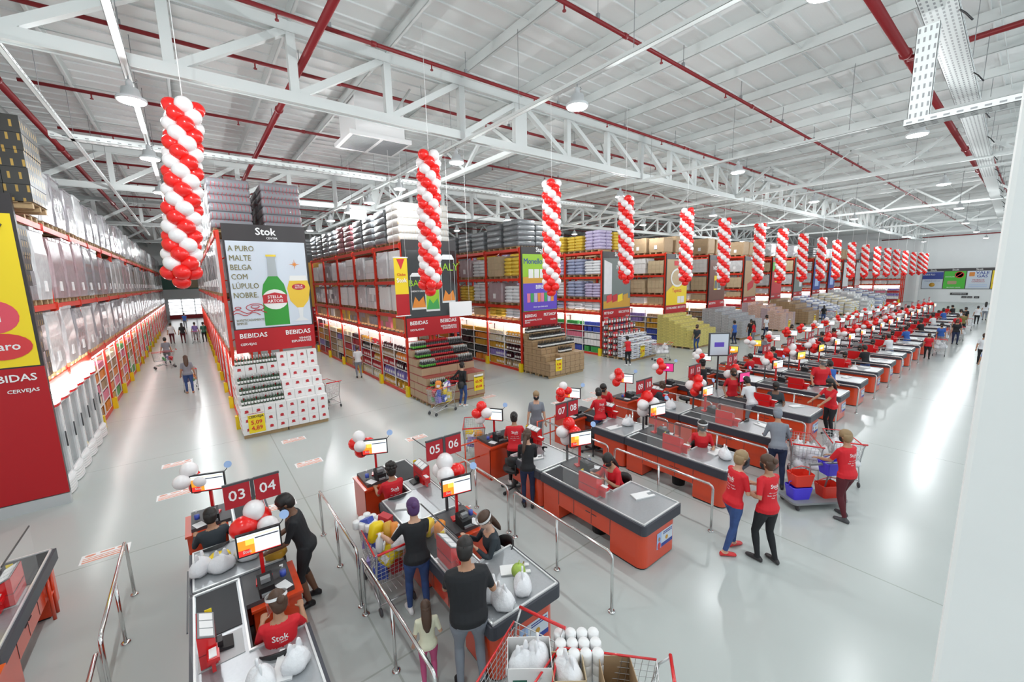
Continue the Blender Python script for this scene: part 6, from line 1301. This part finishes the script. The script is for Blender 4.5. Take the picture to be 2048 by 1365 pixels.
# melon and bags on counter 06
b = MB(); b.sph((0, 0, .1), (.1, .1, .1), n=16, k=12); b.tube([(0, 0, .19), (.01, 0, .22), (.03, .01, .24)], .008, n=5); thing('melon', 'green round melon with golden foil on counter 06', 'melon', (2.82, 3.6, .808), me=b.mesh('melon', 'melon'), scale=.9)
b = crumple(9, (.07, .05, .04)); thing('gold_foil', 'crumpled golden foil beside the melon', 'foil', (2.93, 3.66, .808), me=b.mesh('gold_foil', 'gold_foil'))
BG = [('white bag under the hand of the heavy man on counter 06', 2.36, 3.55, 0), ('white lettered bag at the near left corner of counter 06', 2.4, 3.38, 2), ('crumpled white bag beside the melon', 2.72, 3.4, 1), ('white bag on the rear counter of lane 03, leftmost', -.3, 6.3, 1), ('white bag on the rear counter of lane 03, middle', -.08, 6.2, 0), ('white bag on the rear counter of lane 03, rightmost', .2, 6.25, 3), ('big white bag at the near end of counter 04', .1, 4.02, 2), ('white bag at the far corner of counter 04 packing end', .4, 4.05, 4), ('loose white bags on the rear counter behind the shielded cashier', 8.2, 5.9, 3), ('loose white bags on the rear counter below the 11 sign', 10.2, 5.95, 2), ('white bag on the packing end of counter 10', 8.1, 3.5, 1)]
for l, x, y, i in BG: thing('plastic_bag', l, 'plastic bag', (x, y, .808), R(50*i), me=BAG[i], scale=.95)
for l, x, y, c in (('yellow snack packet on the rear counter of lane 03', -.2, 6.5, 3), ('golden chips packet under the balloons of lane 04', .15, 6.45, 6), ('amber packet behind the monitor of lane 04', .42, 6.1, 6)): o = thing('snack_packet', l, 'snack', (x, y, .83), 1, me=GR[c]); o.rotation_euler = (R(80), 0, 1)
for l, x, y, c in (('vegetable bag on the belt of counter 06', 2.35, 5.1, 3), ('orange packet on the belt of counter 06', 2.45, 4.95, 0)): thing('grocery_item', l, 'grocery', (x, y, .818), .6, me=GR[c])
b = crumple(4, (.13, .12, .08)); hb = b.mesh('handbag', 'black'); thing('handbag', 'black handbag on counter 07 beside the woman in black', 'handbag', (5.35, 6.1, .808), 0, me=hb); thing('handbag', 'small black pouch on counter 07 right of the handbag', 'handbag', (5.6, 6.05, .808), 1, me=hb, scale=.7)
b = MB(); b.lathe([(.13, 0), (.15, .3), (.155, .31)], n=16); wb = b.mesh('waste_bin', 'black')
for k in (3, 4, 5): thing('waste_bin', 'black waste bin under the counter of the %s lane pair from the left' % ORD[k+1], 'bin', (LANES[k]-.65, 4.35, 0), me=wb)
# carts elsewhere
for lab, x, y, h, kind, n, sc in (('full cart pulled by the woman in black at the energy display', 6.35, 12.15, 195, 'mix', 16, 1.0), ('silver pack cart before the pet food display', 19.3, 11.9, 150, 'bags', 8, .95), ('bag cart behind the man in maroon trousers, nearer one', 10.0, 2.72, 25, 'bags', 9, 1.0), ('bag cart behind the man in maroon trousers, farther one', 10.75, 2.25, 30, 'bags', 9, 1.0),
                              ('cart at the rear desk of till 07', 5.2, 8.35, 60, 'mix', 6, 1.0), ('cart pushed by the shopper in grey down the left aisle', -.45, 22.4, 90, 'mix', 5, 1.0), ('cart turned across the left aisle', -1.6, 29.6, 190, 'mix', 4, 1.0), ('empty cart in the left aisle beside the violet shirt', -.1, 40.8, 90, 'mix', 0, 1.0), ('empty cart right of the beer display', 3.55, 15.6, 100, 'mix', 0, 1.0),
                              ('loaded cart at the far packing end, nearest one', 30.4, 2.7, 0, 'bags', 7, .9), ('loaded cart at the far packing end, next one', 35.2, 3.1, 0, 'bags', 7, .9), ('loaded cart at the far packing end, third one', 37.5, 2.6, 0, 'bags', 7, .9), ('loaded cart at the far packing end, fourth one', 40.5, 3.1, 0, 'bags', 7, .9), ('loaded cart at the far packing end, fifth one', 44, 2.7, 0, 'bags', 7, .9), ('empty cart before the cream pile', 45.2, 11.0, 0, 'mix', 0, .95)):
    cart(lab, x, y, h, sc); load_cart(lab, x, y, h, kind, n, sc, int(x*3))
# trolley of hand baskets
t = thing('basket_trolley', 'small grey trolley holding red and blue hand baskets', 'trolley', (9.1, 2.25, 0), R(-35)); b = MB()
b.prism(rrect(-.55, .55, -.24, .24, .08), .12, .16); b.tube([(.2, 0, .16), (.35, 0, .9), (.5, 0, 1.0)], .015, n=7); b.tube([(-.1, 0, .16), (-.1, 0, .85)], .013, n=6); b.box(-.12, .5, -.02, .02, .8, .84); ob('tray', b.mesh('tray', 'mid_grey'), t)
for a in (-.45, .45):
    for c in (-.2, .2): ob('wheel', WHL, t, (a, c, .062))
def bask(mt):
    b = MB(); o_ = [[(cx*f, cy*f, z) for cx, cy in rrect(-.2, .2, -.14, .14, .04, 3)] for z, f in ((0, .8), (.24, 1.0))]; i_ = [[(cx*f*.95, cy*f*.94, z+.01) for cx, cy in rrect(-.2, .2, -.14, .14, .04, 3)] for z, f in ((.24, 1.0), (0, .8))]
    b.rings(o_+i_, 0, False); b.tube([(-.2, 0, .23), (-.19, 0, .33), (0, 0, .38), (.19, 0, .33), (.2, 0, .23)], .008, n=5); return b.mesh('hand_basket', mt)
HBs = {'r': bask('basket_red'), 'b': bask('basket_blue')}
for l, c, dx, dy, z in (('red hand basket on the near end of the small trolley', 'r', .3, 0, .16), ('blue hand basket on the far end of the small trolley', 'b', -.3, 0, .16), ('red hand basket stacked in the blue one on the trolley', 'r', -.28, .0, .42), ('blue hand basket hung on the trolley handle', 'b', .33, 0, .62)):
    a = R(-35); thing('hand_basket', l, 'basket', (9.1+dx*math.cos(a)-dy*math.sin(a), 2.25+dx*math.sin(a)+dy*math.cos(a), z), a, me=HBs[c])
b = MB(); b.tube([(-.1, 0, .22), (-.12, 0, .35), (0, 0, .62), (.12, 0, .35), (.1, 0, .22)], .01, n=5); b.rings([[(cx*f, cy*f, z) for cx, cy in rrect(-.13, .13, -.07, .07, .04, 3)] for z, f in ((0, .8), (.1, 1), (.24, .85), (.26, .6))]); thing('handbag', 'black handbag hanging at the hip of the shopper at the energy display', 'handbag', (7.1, 12.1, .72), .4, me=b.mesh('handbag', 'black'))
# display board over lane 13
t = thing('information_screen', 'large dark framed screen on a stand behind the 13 14 sign', 'screen', (13.0, 6.0, 1.9), R(-40)); b = MB(); b.box(-.32, .32, -.03, .03, 0, .75); ob('bezel', b.mesh('bezel', 'dark_grey'), t); b = MB(); b.box(-.28, .28, -.034, -.03, .04, .71); b.box(-.15, .15, -.036, -.034, .3, .45, 1); ob('screen', b.mesh('screen', ['poster_white', 'purple']), t); b = MB(); b.box(-.02, .02, -.02, .02, -1.1, 0); ob('stand', b.mesh('stand', 'dark_grey'), t)
